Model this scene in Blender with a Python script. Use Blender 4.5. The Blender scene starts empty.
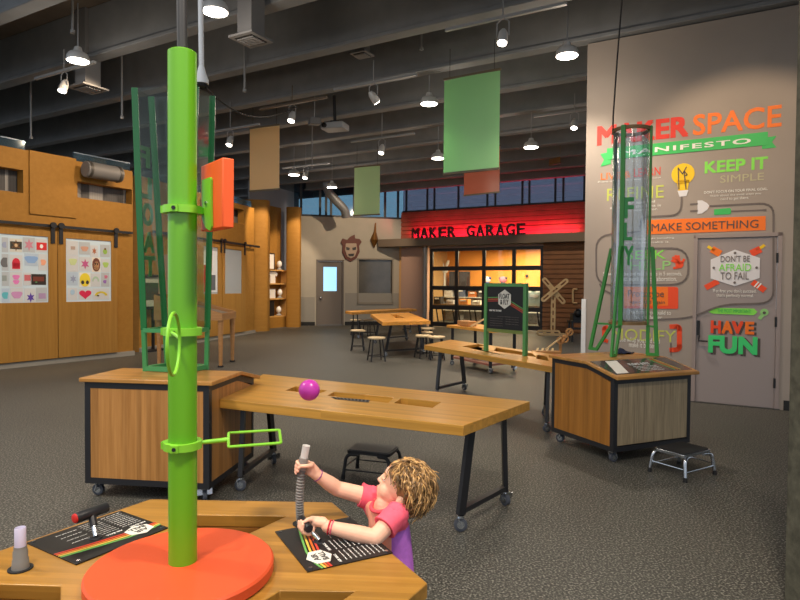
import bpy, bmesh, math, random
from mathutils import Vector, Matrix
from mathutils.geometry import tessellate_polygon
random.seed(7)
C = bpy.context.scene.collection
PI = math.pi
# ------------------------------------------------------------------ camera
CAMZ = 1.48; FPX = 600.0; PITCH = math.radians(1.4); ROLL = math.radians(0.45)
cF = Vector((0, math.cos(PITCH), -math.sin(PITCH)))
_R0 = Vector((1, 0, 0)); _U0 = Vector((0, math.sin(PITCH), math.cos(PITCH)))
cR = _R0*math.cos(ROLL) + _U0*math.sin(ROLL)
cU = _U0*math.cos(ROLL) - _R0*math.sin(ROLL)
CP = Vector((0, 0, CAMZ))
def ray(px, py): return cF*FPX + cR*(px-400) + cU*(300-py)
def atz(px, py, z):
    d = ray(px, py); return CP + d*((z-CAMZ)/d.z)
def aty(px, py, y):
    d = ray(px, py); return CP + d*(y/d.y)
def onpl(px, py, p0, n):
    d = ray(px, py); return CP + d*((Vector(p0)-CP).dot(n)/d.dot(n))
camd = bpy.data.cameras.new('camera'); camd.sensor_width = 36; camd.lens = 36*FPX/800
camd.clip_start = .05; camd.clip_end = 200
cam = bpy.data.objects.new('camera', camd); C.objects.link(cam)
M3 = Matrix((cR, cU, -cF)).transposed()
cam.matrix_world = Matrix.Translation(CP) @ M3.to_4x4()
bpy.context.scene.camera = cam
# ------------------------------------------------------------------ materials
def lin(c):
    f = lambda v: v/12.92 if v <= .04045 else ((v+.055)/1.055)**2.4
    return tuple(f(v/255) for v in c) + (1,)
def newmat(name):
    m = bpy.data.materials.new(name); m.use_nodes = True
    nt = m.node_tree; nt.nodes.clear()
    o = nt.nodes.new('ShaderNodeOutputMaterial'); b = nt.nodes.new('ShaderNodeBsdfPrincipled')
    nt.links.new(b.outputs[0], o.inputs[0]); return m, nt, b, o
def mat(name, col, rough=.5, metal=0, spec=.5, noise=0, nscale=30, bump=0):
    m, nt, b, o = newmat(name)
    b.inputs['Base Color'].default_value = lin(col); b.inputs['Roughness'].default_value = rough
    b.inputs['Metallic'].default_value = metal; b.inputs['Specular IOR Level'].default_value = spec
    if noise or bump:
        tc = nt.nodes.new('ShaderNodeTexCoord'); n = nt.nodes.new('ShaderNodeTexNoise')
        n.inputs['Scale'].default_value = nscale; n.inputs['Detail'].default_value = 4
        nt.links.new(tc.outputs['Object'], n.inputs['Vector'])
        if noise:
            r = nt.nodes.new('ShaderNodeValToRGB')
            r.color_ramp.elements[0].position = .3; r.color_ramp.elements[1].position = .7
            r.color_ramp.elements[0].color = lin([max(0, v*(1-noise)) for v in col])
            r.color_ramp.elements[1].color = lin([min(255, v*(1+noise)) for v in col])
            nt.links.new(n.outputs[0], r.inputs[0]); nt.links.new(r.outputs[0], b.inputs['Base Color'])
        if bump:
            bp = nt.nodes.new('ShaderNodeBump'); bp.inputs['Strength'].default_value = bump; bp.inputs['Distance'].default_value = .01
            nt.links.new(n.outputs[0], bp.inputs['Height']); nt.links.new(bp.outputs[0], b.inputs['Normal'])
    return m
def wood(name, c1, c2, ang=0, axis='x', strip=0, rough=.35, scale=1.0, spec=.4):
    """grain runs along axis (x rotated by ang about z, or z); strip = width of laminated strips"""
    m, nt, b, o = newmat(name)
    b.inputs['Roughness'].default_value = rough; b.inputs['Specular IOR Level'].default_value = spec
    tc = nt.nodes.new('ShaderNodeTexCoord'); mp = nt.nodes.new('ShaderNodeMapping'); mp.vector_type = 'POINT'
    rt = nt.nodes.new('ShaderNodeVectorRotate'); rt.rotation_type = 'Z_AXIS'; rt.inputs['Angle'].default_value = -ang
    nt.links.new(tc.outputs['Object'], rt.inputs['Vector']); nt.links.new(rt.outputs[0], mp.inputs[0])
    s = {'x': (1.2, 26, 26), 'z': (26, 26, 1.2)}[axis]
    mp.inputs['Scale'].default_value = tuple(v*scale for v in s)
    n = nt.nodes.new('ShaderNodeTexNoise'); n.inputs['Scale'].default_value = 1.6; n.inputs['Detail'].default_value = 5
    n.inputs['Roughness'].default_value = .6
    nt.links.new(mp.outputs[0], n.inputs['Vector'])
    r = nt.nodes.new('ShaderNodeValToRGB'); r.color_ramp.elements[0].position = .3; r.color_ramp.elements[1].position = .7
    r.color_ramp.elements[0].color = lin(c1); r.color_ramp.elements[1].color = lin(c2)
    nt.links.new(n.outputs[0], r.inputs[0])
    out = r.outputs[0]
    if strip:
        mp2 = nt.nodes.new('ShaderNodeMapping'); nt.links.new(rt.outputs[0], mp2.inputs[0])
        q = 1/strip
        mp2.inputs['Scale'].default_value = (.9, q, q) if axis == 'x' else (q, q, .4)
        w = nt.nodes.new('ShaderNodeTexWhiteNoise'); fl = nt.nodes.new('ShaderNodeVectorMath'); fl.operation = 'FLOOR'
        nt.links.new(mp2.outputs[0], fl.inputs[0]); nt.links.new(fl.outputs[0], w.inputs['Vector'])
        mx = nt.nodes.new('ShaderNodeHueSaturation'); nt.links.new(out, mx.inputs['Color'])
        mr = nt.nodes.new('ShaderNodeMapRange'); mr.inputs['To Min'].default_value = .84; mr.inputs['To Max'].default_value = 1.1
        nt.links.new(w.outputs['Value'], mr.inputs['Value']); nt.links.new(mr.outputs[0], mx.inputs['Value'])
        out = mx.outputs[0]
    nt.links.new(out, b.inputs['Base Color']); return m
def emit(name, col, st):
    m, nt, b, o = newmat(name)
    b.inputs['Base Color'].default_value = lin(col)
    b.inputs['Emission Color'].default_value = lin(col); b.inputs['Emission Strength'].default_value = st
    return m
def clear(name, tint, gloss=.12, rough=.05, opac=0.0, col=(255, 255, 255)):
    m, nt, b, o = newmat(name)
    nt.nodes.remove(b)
    t = nt.nodes.new('ShaderNodeBsdfTransparent'); t.inputs[0].default_value = lin(tint)
    g = nt.nodes.new('ShaderNodeBsdfGlossy'); g.inputs['Roughness'].default_value = rough
    g.inputs[0].default_value = (1, 1, 1, 1)
    fr = nt.nodes.new('ShaderNodeLayerWeight'); fr.inputs[0].default_value = .35
    mr = nt.nodes.new('ShaderNodeMath'); mr.operation = 'MULTIPLY_ADD'; mr.inputs[1].default_value = gloss*1.6; mr.inputs[2].default_value = gloss*.3
    nt.links.new(fr.outputs['Fresnel'], mr.inputs[0])
    mx = nt.nodes.new('ShaderNodeMixShader'); nt.links.new(mr.outputs[0], mx.inputs[0])
    nt.links.new(t.outputs[0], mx.inputs[1]); nt.links.new(g.outputs[0], mx.inputs[2])
    last = mx
    if opac:
        d = nt.nodes.new('ShaderNodeBsdfDiffuse'); d.inputs[0].default_value = lin(col)
        m2 = nt.nodes.new('ShaderNodeMixShader'); m2.inputs[0].default_value = opac
        nt.links.new(mx.outputs[0], m2.inputs[1]); nt.links.new(d.outputs[0], m2.inputs[2]); last = m2
    nt.links.new(last.outputs[0], o.inputs[0]); return m
MT = {}
MT['black'] = mat('black powder coated steel', (28, 28, 32), .42, 0, .5)
MT['steel'] = mat('chromed steel', (200, 205, 212), .22, 1)
MT['grey_steel'] = mat('worn grey steel', (90, 88, 86), .45, .6)
MT['rubber'] = mat('dark rubber', (22, 22, 24), .75)
MT['caster'] = mat('grey caster tyre', (70, 74, 84), .5)
MT['lime'] = mat('lime green gloss paint', (100, 168, 28), .3, 0, .6)
MT['lime2'] = mat('light lime paint', (128, 200, 52), .35)
MT['green'] = mat('leaf green paint', (62, 150, 60), .4)
MT['dgreen'] = mat('deep green acrylic edge', (40, 112, 62), .25)
MT['sgreen'] = mat('sign frame green', (84, 150, 84), .4)
MT['orange'] = mat('orange painted disc', (212, 82, 44), .5, 0, .3, .02, 8)
MT['orange_box'] = mat('orange foam block', (244, 96, 40), .5)
MT['white'] = mat('white plastic', (235, 235, 235), .45)
MT['whitepaint'] = mat('white vinyl lettering', (240, 238, 232), .6)
MT['lgrey'] = mat('light grey plastic', (150, 152, 155), .45)
MT['mgrey'] = mat('mid grey plastic', (120, 118, 114), .5)
MT['graphic'] = mat('black printed graphic panel', (24, 23, 24), .42, 0, .4)
MT['stripe_g'] = mat('green printed stripe', (110, 175, 90), .4)
MT['stripe_y'] = mat('yellow printed stripe', (225, 190, 80), .4)
MT['stripe_o'] = mat('orange printed stripe', (225, 110, 45), .4)
MT['stripe_r'] = mat('red printed stripe', (205, 60, 45), .4)
MT['cream'] = mat('cream print', (225, 222, 212), .5)
MT['dgreytext'] = mat('dark grey print', (70, 66, 64), .55)
MT['duct'] = mat('painted grey duct', (112, 112, 114), .5)
MT['concrete'] = mat('rough dark concrete', (84, 82, 70), .8, 0, .3, .14, 22, .5)
MT['beam'] = mat('brown grey painted beam', (130, 133, 137), .75, 0, .2, .04, 3)
MT['deck'] = mat('dark ceiling deck', (104, 94, 84), .9, 0, .2, .08, 2)
MT['wall'] = mat('warm grey painted wall', (164, 153, 144), .8, 0, .25, .015, 2)
MT['wallback'] = mat('pale grey painted wall', (176, 172, 162), .8, 0, .25, .02, 2)
MT['base'] = mat('pale grey baseboard', (150, 146, 138), .6)
MT['blackbase'] = mat('black vinyl baseboard', (30, 30, 30), .5)
MT['cork'] = wood('golden cork panelled wall', (156, 112, 48), (167, 122, 56), 0, 'x', 0, .6, .3, .2)
MT['corkdoor'] = wood('golden veneer door', (152, 110, 48), (170, 126, 60), 0, 'z', 0, .5, .5, .25)
MT['tan'] = wood('tan timber', (170, 120, 72), (190, 140, 88), 0, 'x', 0, .5)
MT['paleply'] = wood('pale plywood', (206, 178, 132), (222, 196, 152), 0, 'x', 0, .5)
MT['skin'] = mat('skin', (240, 186, 158), .5, 0, .4, .03, 20)
MT['pink'] = mat('coral pink jersey', (246, 100, 122), .8, 0, .2, .03, 60)
MT['peach'] = mat('peach jersey', (252, 168, 142), .8, 0, .2)
MT['purple'] = mat('purple jersey', (190, 112, 208), .8, 0, .2, .03, 60)
MT['jeans'] = mat('washed blue denim', (128, 136, 168), .85, 0, .2, .08, 80)
def floor_mat():
    m, nt, b, o = newmat('speckled dark grey floor')
    tc = nt.nodes.new('ShaderNodeTexCoord')
    v = nt.nodes.new('ShaderNodeTexNoise'); v.inputs['Scale'].default_value = 85; v.inputs['Detail'].default_value = 3
    nt.links.new(tc.outputs['Object'], v.inputs['Vector'])
    r = nt.nodes.new('ShaderNodeValToRGB'); e = r.color_ramp.elements
    e[0].position = .34; e[0].color = lin((38, 38, 36)); e[1].position = .68; e[1].color = lin((146, 144, 134))
    x = e.new(.52); x.color = lin((71, 70, 65))
    nt.links.new(v.outputs[0], r.inputs[0])
    n2 = nt.nodes.new('ShaderNodeTexNoise'); n2.inputs['Scale'].default_value = .9; nt.links.new(tc.outputs['Object'], n2.inputs['Vector'])
    mr = nt.nodes.new('ShaderNodeMapRange'); mr.inputs['To Min'].default_value = .9; mr.inputs['To Max'].default_value = 1.1
    nt.links.new(n2.outputs[0], mr.inputs['Value'])
    h = nt.nodes.new('ShaderNodeHueSaturation'); nt.links.new(r.outputs[0], h.inputs['Color']); nt.links.new(mr.outputs[0], h.inputs['Value'])
    nt.links.new(h.outputs[0], b.inputs['Base Color'])
    b.inputs['Roughness'].default_value = .5; b.inputs['Specular IOR Level'].default_value = .3
    return m
MT['floor'] = floor_mat()
# ------------------------------------------------------------------ mesh builder
ROOT = {}
class MB:
    def __init__(s): s.v = []; s.f = []
    def add(s, vs, fs, M=None):
        k = len(s.v)
        s.v += [(M @ Vector(v)) if M else Vector(v) for v in vs]
        s.f += [tuple(i+k for i in f) for f in fs]; return s
    def box(s, c, d, rz=0, M=None):
        x, y, z = (q/2 for q in d)
        vs = [(-x,-y,-z),(x,-y,-z),(x,y,-z),(-x,y,-z),(-x,-y,z),(x,-y,z),(x,y,z),(-x,y,z)]
        fs = [(3,2,1,0),(4,5,6,7),(0,1,5,4),(1,2,6,5),(2,3,7,6),(3,0,4,7)]
        T = Matrix.Translation(Vector(c)) @ Matrix.Rotation(rz, 4, 'Z')
        if M: T = Matrix.Translation(Vector(c)) @ M
        return s.add(vs, fs, T)
    def bar(s, p, q, w, h=None, up=(0, 0, 1)):
        p, q = Vector(p), Vector(q); h = h or w
        z = (q-p); L = z.length; z.normalize(); u = Vector(up)
        if abs(z.dot(u)) > .99: u = Vector((0, 1, 0))
        x = u.cross(z).normalized(); y = z.cross(x)
        R = Matrix((x, y, z)).transposed().to_4x4()
        return s.box((p+q)/2, (w, h, L), M=R)
    def tube(s, pts, r, n=12, closed=False, caps=True):
        pts = [Vector(p) for p in pts]; N = len(pts)
        rr = r if isinstance(r, (list, tuple)) else [r]*N
        rings = []; prev = None
        for i in range(N):
            if closed: t = pts[(i+1) % N]-pts[i-1]
            else: t = pts[min(i+1, N-1)]-pts[max(i-1, 0)]
            t.normalize()
            if prev is None:
                a = Vector((0, 0, 1)) if abs(t.z) < .9 else Vector((1, 0, 0))
                u = a.cross(t).normalized()
            else:
                u = (prev - t*prev.dot(t)).normalized()
            prev = u; w = t.cross(u)
            rings.append([pts[i]+(u*math.cos(2*PI*k/n)+w*math.sin(2*PI*k/n))*rr[i] for k in range(n)])
        vs = [v for rg in rings for v in rg]; fs = []
        for i in range(N if closed else N-1):
            a, b2 = i*n, ((i+1) % N)*n
            for k in range(n):
                fs.append((a+k, a+(k+1) % n, b2+(k+1) % n, b2+k))
        if caps and not closed:
            fs.append(tuple(reversed(range(n)))); fs.append(tuple(range((N-1)*n, N*n)))
        return s.add(vs, fs)
    def cyl(s, p, q, r, r2=None, n=20):
        return s.tube([p, q], [r, r if r2 is None else r2], n)
    def ring(s, c, ax, ri, ro, h, n=32, a0=0, a1=2*PI):
        """flat ring around axis ax"""
        ax = Vector(ax).normalized(); a = Vector((0, 0, 1)) if abs(ax.z) < .9 else Vector((1, 0, 0))
        if abs(ax.z) >= .9: a = Vector((0, 1, 0))
        u = a.cross(ax).normalized(); w = ax.cross(u); c = Vector(c); vs = []; fs = []
        full = abs(a1-a0-2*PI) < 1e-6; m = n if full else n+1
        for k in range(m):
            t = a0+(a1-a0)*k/n; d = u*math.cos(t)+w*math.sin(t)
            vs += [c+d*ri-ax*h/2, c+d*ro-ax*h/2, c+d*ro+ax*h/2, c+d*ri+ax*h/2]
        for k in range(n):
            i, j = 4*k, 4*((k+1) % m)
            for e in range(4): fs.append((i+e, i+(e+1) % 4, j+(e+1) % 4, j+e))
        if not full: fs += [(3, 2, 1, 0), tuple(4*n+e for e in range(4))]
        return s.add(vs, fs)
    def lathe(s, prof, c=(0, 0, 0), n=24, M=None):
        vs = []; fs = []
        for r, z in prof:
            for k in range(n): vs.append((r*math.cos(2*PI*k/n), r*math.sin(2*PI*k/n), z))
        for i in range(len(prof)-1):
            for k in range(n): fs.append((i*n+k, i*n+(k+1) % n, (i+1)*n+(k+1) % n, (i+1)*n+k))
        if prof[0][0] > 1e-5: fs.append(tuple(reversed(range(n))))
        if prof[-1][0] > 1e-5: fs.append(tuple(range((len(prof)-1)*n, len(prof)*n)))
        T = Matrix.Translation(Vector(c))
        return s.add(vs, fs, T @ M if M else T)
    def ell(s, c, r, n=16, M=None):
        m = n//2+1; prof = []
        vs = [(0, 0, -1)]
        for i in range(1, m):
            a = -PI/2+PI*i/m
            for k in range(n): vs.append((math.cos(a)*math.cos(2*PI*k/n), math.cos(a)*math.sin(2*PI*k/n), math.sin(a)))
        vs.append((0, 0, 1)); fs = []
        for k in range(n): fs.append((0, 1+(k+1) % n, 1+k))
        for i in range(m-2):
            for k in range(n):
                a = 1+i*n; fs.append((a+k, a+(k+1) % n, a+n+(k+1) % n, a+n+k))
        a = 1+(m-2)*n
        for k in range(n): fs.append((a+k, a+(k+1) % n, len(vs)-1))
        S = Matrix.Diagonal((*r, 1)) if not isinstance(r, (int, float)) else Matrix.Diagonal((r, r, r, 1))
        T = Matrix.Translation(Vector(c))
        return s.add(vs, fs, T @ (M @ S if M else S))
    def prism(s, poly, o, u, v, h, holes=()):
        """polygon(s) in (a,b) coords on plane o+a*u+b*v, extruded h along u x v"""
        o, u, v = Vector(o), Vector(u), Vector(v); w = u.cross(v).normalized()
        def area(p): return sum(p[i][0]*p[(i+1) % len(p)][1]-p[(i+1) % len(p)][0]*p[i][1] for i in range(len(p)))
        loops = [list(poly) if area(poly) > 0 else list(reversed(poly))]
        for hl in holes: loops.append(list(hl) if area(hl) < 0 else list(reversed(hl)))
        flat = [p for lp in loops for p in lp]
        tris = tessellate_polygon([[Vector((p[0], p[1], 0)) for p in lp] for lp in loops])
        N = len(flat)
        vs = [o+u*a+v*b for a, b in flat] + [o+u*a+v*b+w*h for a, b in flat]; fs = []
        for t in tris:
            p, q, r = (Vector(flat[i]) for i in t)
            if (q-p).cross(r-p) < 0: t = (t[0], t[2], t[1])
            fs.append(tuple(i+N for i in t)); fs.append((t[2], t[1], t[0]))
        k = 0
        for lp in loops:
            n = len(lp)
            for i in range(n):
                a, b2 = k+i, k+(i+1) % n; fs.append((a, b2, b2+N, a+N))
            k += n
        return s.add(vs, fs)
    def zprism(s, poly, z0, z1, holes=()):
        return s.prism(poly, (0, 0, z0), (1, 0, 0), (0, 1, 0), z1-z0, holes)
    def build(s, name, m, parent=None, smooth=True, bevel=0, world=True, loc=None, sub=0, ang=40):
        me = bpy.data.meshes.new(name); vs = s.v
        o = bpy.data.objects.new(name, me); C.objects.link(o)
        if parent is not None:
            o.parent = parent; W = ROOT[parent.name]; ROOT[o.name] = W
            if world:
                Wi = W.inverted(); vs = [Wi @ v for v in vs]
        else:
            if loc is None:
                xs = [v.x for v in vs]; ys = [v.y for v in vs]; zs = [v.z for v in vs]
                loc = Vector(((min(xs)+max(xs))/2, (min(ys)+max(ys))/2, min(zs)))
            loc = Vector(loc); vs = [v-loc for v in vs]; o.location = loc; ROOT[o.name] = Matrix.Translation(loc)
        me.from_pydata(vs, [], s.f); me.update()
        if isinstance(m, str): m = MT[m]
        me.materials.append(m)
        if smooth:
            me.polygons.foreach_set('use_smooth', [True]*len(me.polygons)); me.set_sharp_from_angle(angle=math.radians(ang))
        if bevel:
            b = o.modifiers.new('bevel', 'BEVEL'); b.width = bevel; b.segments = 2; b.limit_method = 'ANGLE'; b.angle_limit = math.radians(40)
        if sub:
            b = o.modifiers.new('sub', 'SUBSURF'); b.levels = sub; b.render_levels = sub
        return o
def thing(name, label, cat, loc=(0, 0, 0), rz=0, group=None):
    o = bpy.data.objects.new(name, None); C.objects.link(o); o.empty_display_size = .1
    o.location = loc; o.rotation_euler = (0, 0, rz); ROOT[o.name] = Matrix.Translation(Vector(loc)) @ Matrix.Rotation(rz, 4, 'Z')
    return tag(o, label, cat, group)
def tag(o, label, cat, group=None):
    o['label'] = label; o['category'] = cat
    if group: o['group'] = group
    return o
def struct(o, label=None):
    o['kind'] = 'structure'
    if label: o['label'] = label
    return o
def dup(root, loc, rz, label=None):
    r = root.copy(); C.objects.link(r); r.location = loc; r.rotation_euler = (0, 0, rz)
    if label: r['label'] = label
    def rec(a, b):
        for ch in list(a.children):
            c = ch.copy(); C.objects.link(c); c.parent = b; rec(ch, c)
    rec(root, r); return r
def text_verts(s, bold=0, ext=0.0, spacing=1.0, res=3):
    cu = bpy.data.curves.new('t', 'FONT'); cu.body = s; cu.offset = bold; cu.extrude = ext; cu.resolution_u = res
    cu.space_character = spacing
    ob = bpy.data.objects.new('t', cu); C.objects.link(ob)
    bpy.context.view_layer.update()
    me = bpy.data.meshes.new_from_object(ob.evaluated_get(bpy.context.evaluated_depsgraph_get()))
    vs = [v.co.copy() for v in me.vertices]; fs = [tuple(p.vertices) for p in me.polygons]
    bpy.data.objects.remove(ob); bpy.data.curves.remove(cu); bpy.data.meshes.remove(me)
    return vs, fs
def text_on(mb, s, o, u, v, w, h, bold=0, depth=.002, lift=.001, spacing=1.0, shear=0):
    """text fitted into w x h rectangle with lower-left corner o, axes u,v; normal u x v"""
    vs, fs = text_verts(s, 0, .5, spacing)
    if bold > .012:
        q = bold*.9; n0 = len(vs); f0 = list(fs); v0 = list(vs)
        vs = []; fs = []
        for k, (dx, dy) in enumerate(((-q, -q), (q, -q), (q, q), (-q, q), (0, 0))):
            vs += [Vector((p.x+dx, p.y+dy, p.z+.12*k)) for p in v0]; fs += [tuple(i+k*n0 for i in f) for f in f0]
    xs = [p.x for p in vs]; ys = [p.y for p in vs]; x0, y0 = min(xs), min(ys)
    sx = w/(max(xs)-x0); sy = h/(max(ys)-y0)
    o, u, v = Vector(o), Vector(u), Vector(v); n = u.cross(v).normalized()
    out = [o+u*((p.x-x0)*sx+shear*(p.y-y0)*sy)+v*((p.y-y0)*sy)+n*(lift+(p.z+.5)*depth) for p in vs]
    mb.add(out, fs); return mb
def rrect(x0, y0, x1, y1, r, n=4):
    pts = []
    for cx, cy, a in ((x1-r, y0+r, -PI/2), (x1-r, y1-r, 0), (x0+r, y1-r, PI/2), (x0+r, y0+r, PI)):
        for k in range(n+1):
            t = a+PI/2*k/n; pts.append((cx+r*math.cos(t), cy+r*math.sin(t)))
    return pts
def arcpts(pts, r, n=5):
    """polyline with rounded corners"""
    P = [Vector(p) for p in pts]; out = [P[0]]
    for i in range(1, len(P)-1):
        a, b, c = P[i-1], P[i], P[i+1]; d1 = (a-b); d2 = (c-b); rr = min(r, d1.length*.49, d2.length*.49)
        p, q = b+d1.normalized()*rr, b+d2.normalized()*rr
        for k in range(n+1):
            t = k/n; out.append(p*(1-t)**2+b*2*t*(1-t)+q*t*t)
    out.append(P[-1]); return out
# building axes: AX runs along the ceiling beams (towards the right and nearer), BX across them (away)
AX = Vector((.87, -.493, 0)); BX = Vector((.493, .87, 0)); ZX = Vector((0, 0, 1))
class Plane:
    """vertical wall plane through floor points p,q; s along p->q, normal towards viewer"""
    def __init__(s, p, q):
        s.p = Vector((p[0], p[1], 0)); s.u = (Vector((q[0], q[1], 0))-s.p); s.L = s.u.length; s.u.normalize()
        s.n = s.u.cross(ZX)           # u x z : points towards viewer for left-to-right walls
        if s.n.dot(CP-s.p) < 0: s.n = -s.n
    def sz(s, px, py):
        P = onpl(px, py, s.p, s.n); return (P-s.p).dot(s.u), P.z
    def S(s, px): return s.sz(px, 285)[0]
    def Z(s, px, py): return s.sz(px, py)[1]
    def P(s, a, z, off=0): return s.p+s.u*a+ZX*z+s.n*off
    def rect(s, x0, y0, x1, y1):
        a, z0 = s.sz(x0, y1); b, z1 = s.sz(x1, y0); return a, z0, b, z1
    def slab(s, mb, poly, off0, off1, holes=()):
        """poly in (s,z); occupies offsets off0..off1 along normal"""
        mb.prism(poly, s.p+s.n*off0, s.u, ZX, (off1-off0)*(1 if s.u.cross(ZX).dot(s.n) > 0 else -1), holes); return mb
    def rslab(s, mb, a, z0, b, z1, off0, off1): return s.slab(mb, [(a, z0), (b, z0), (b, z1), (a, z1)], off0, off1)
# ================================================================== SETTING
ZB = 4.88
struct(MB().box((0, 12, -.06), (70, 60, .12)).build('floor', 'floor', loc=(0, 0, 0)))
def sAB(s, t, z): return BX*s+AX*t+ZX*z
RZA = math.atan2(AX.y, AX.x)
struct(MB().box(sAB(10.8, 0, ZB+.82), (60, 17.6, .12), RZA).build('ceiling', 'deck'))
for k in range(0, 11):
    s = 4.18+1.45*k
    m = MB(); c = sAB(s+.09, 0, 0)
    m.box(c+ZX*(ZB+.41), (60, .14, .7), RZA); m.box(c+ZX*(ZB+.03), (60, .21, .06), RZA)
    struct(m.build('ceiling_beam', 'beam', bevel=.012), 'brown grey ceiling beam')
# ------------------------------------------------------------------ manifesto wall
pm = atz(690, 401.5, 0)
WM = Plane(pm-AX*1.0, pm+AX*1.0)
aL = WM.S(584); aR = WM.S(905); zW = 4.86
dr = WM.rect(695, 241.8, 777.5, 406); DA, DB_, DZ = dr[0], dr[2], 2.11
m = MB(); WM.slab(m, [(aL, 0), (DA-.03, 0), (DA-.03, DZ+.03), (DB_+.03, DZ+.03), (DB_+.03, 0), (aR, 0), (aR, zW), (aL, zW)], -.2, 0)
wall_right = struct(m.build('wall_right', 'wall'))
m = MB()
WM.rslab(m, DB_+.1, 0, aR, .12, 0, .012)
struct(m.build('baseboard_right', 'blackbase'))
MT['doorpaint'] = mat('mauve grey door paint', (156, 145, 143), .6)
MT['doorframe'] = mat('mauve grey door frame', (156, 142, 138), .6)
door1 = struct(WM.rslab(MB(), DA, .01, DB_, DZ, -.06, -.01).build('door_1', 'doorpaint'))
m = MB()
for a, b, z0, z1 in ((DA-.05, DA-.005, 0, DZ+.05), (DB_+.005, DB_+.05, 0, DZ+.05), (DA-.05, DB_+.05, DZ+.005, DZ+.05)):
    WM.rslab(m, a, z0, b, z1, -.1, .012)
m.build('door_frame', 'doorframe', door1)
for z in (.32, 1.07, 1.85): 
    m = MB(); c = WM.P(DB_+.003, z, .005); m.cyl(c-ZX*.06, c+ZX*.06, .014, n=10); m.build('hinge', 'black', door1)
WM.rslab(MB(), DA-.06, 0, DB_+.06, .012, -.15, .03).build('threshold', 'grey_steel', door1)
# lever handle with its tall plate
m = MB(); a, z0, b, z1 = WM.rect(696.6, 320.5, 700, 335); WM.rslab(m, a, z0, b, z1, -.01, .012)
a, z0, b, z1 = WM.rect(699, 339.5, 708, 341.5); c = WM.P(a, (z0+z1)/2, .05); m.tube([WM.P(a, z1+.05, 0), WM.P(a, z1+.02, .05), c, WM.P(b, z0+.01, .05)], .011, 8)
m.build('door_handle', 'black', door1)
white_strip = WM.rslab(MB(), aL-.025, 0, aL+.035, WM.Z(581, 299), .0, .025).build('corner_guard', 'white', wall_right)
white_strip['label'] = 'white corner guard'
# ---- painted graphics
def wpoly(mb, pts, h=.004, off=.001): 
    WM.slab(mb, [WM.sz(*p) for p in pts], off, off+h); return mb
def wt(mb, s, lb, rt, bold=0, off=.001, spacing=1.0, depth=.003):
    a, z0 = WM.sz(*lb); b, z1 = WM.sz(*rt)
    text_on(mb, s, WM.P(a, z0, 0), WM.u, ZX, b-a, z1-z0, bold, depth, off, spacing); return mb
def wline(mb, pts, w, r=.08, off=.004):
    P = [WM.P(*WM.sz(*p), off) for p in pts]; P = arcpts(P, r)
    for i in range(len(P)-1):
        d = (P[i+1]-P[i]); e = d.normalized()*w*.3
        mb.bar(P[i]-e, P[i+1]+e, w, .004, up=WM.n)
    return mb
def wdisc(mb, c, rp, off=.001, h=.004, n=24):
    """disc with pixel radius rp centred on pixel c"""
    a, z = WM.sz(*c); b, _ = WM.sz(c[0], c[1]-rp); r = WM.Z(c[0], c[1]-rp)-z
    WM.slab(mb, [(a+r*math.cos(2*PI*k/n), z+r*math.sin(2*PI*k/n)) for k in range(n)], off, off+h); return mb
def G(name, mb, m, parent=wall_right, label=None):
    o = mb.build(name, m, parent, smooth=False)
    if label: o['label'] = label
    return o
PC = {}
def vin(n, c): 
    if n not in PC: PC[n] = mat('vinyl '+n, c, .6)
    return PC[n]
vred = vin('red', (222, 52, 38)); vor = vin('orange', (250, 122, 32)); vgr = vin('green', (60, 190, 96)); vlg = vin('lime', (140, 232, 88))
vgrey = vin('grey', (112, 102, 98)); vye = vin('yellow', (244, 200, 24)); vpal = vin('pale', (224, 222, 226)); vyg = vin('yellowgreen', (196, 204, 96))
vfaint = vin('faint', (190, 186, 150)); vpg = vin('pale green', (150, 208, 128)); vdk = vin('dark', (84, 74, 70)); vro = vin('red orange', (240, 78, 36))
vw = MT['whitepaint']
G('lettering', wt(MB(), 'MAKER', (597, 145.8), (689, 115.5), .042), vred, label='bold red word MAKER')
G('lettering', wt(MB(), 'SPACE', (692.8, 135.8), (782, 104.3), .018), vor, label='thin orange word SPACE')
m = MB(); wpoly(m, [(607, 148.6), (767.8, 131.8), (767.8, 145), (607, 159.8)], .006, .003)
wpoly(m, [(600.5, 154), (611, 151.8), (611, 164), (600.5, 166.6), (604, 160)]); wpoly(m, [(762, 138), (776.5, 136), (772, 142), (776.5, 147.5), (762, 149)])
G('ribbon', m, vgr, label='green ribbon')
G('lettering', wt(MB(), 'MANIFESTO', (622, 155.6), (751, 138), .02, off=.009, spacing=1.15), vw, label='white word MANIFESTO on the ribbon')
G('lettering', wt(MB(), 'LIVE &', (601, 180), (631, 171), .01), vor)
G('lettering', wt(MB(), 'LEARN', (634, 177), (660.5, 166.6), .01), vred, label='red word on the upper left')
G('lettering', wt(MB(), 'Every mistake is a step to know.', (598, 183.4), (662, 176.6), .01), vw)
G('lettering', wt(MB(), 'REFINE', (607, 201), (664, 185), -.008), vyg, label='thin yellow green word')
m = MB(); wt(m, 'Work on it again and', (612, 205.6), (655, 200), .01); wt(m, 'again until the idea is', (610, 209.8), (661, 203.8), .01); wt(m, 'what you need it for.', (612, 213), (658, 207.8), .01)
G('lettering', m, vw)
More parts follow.
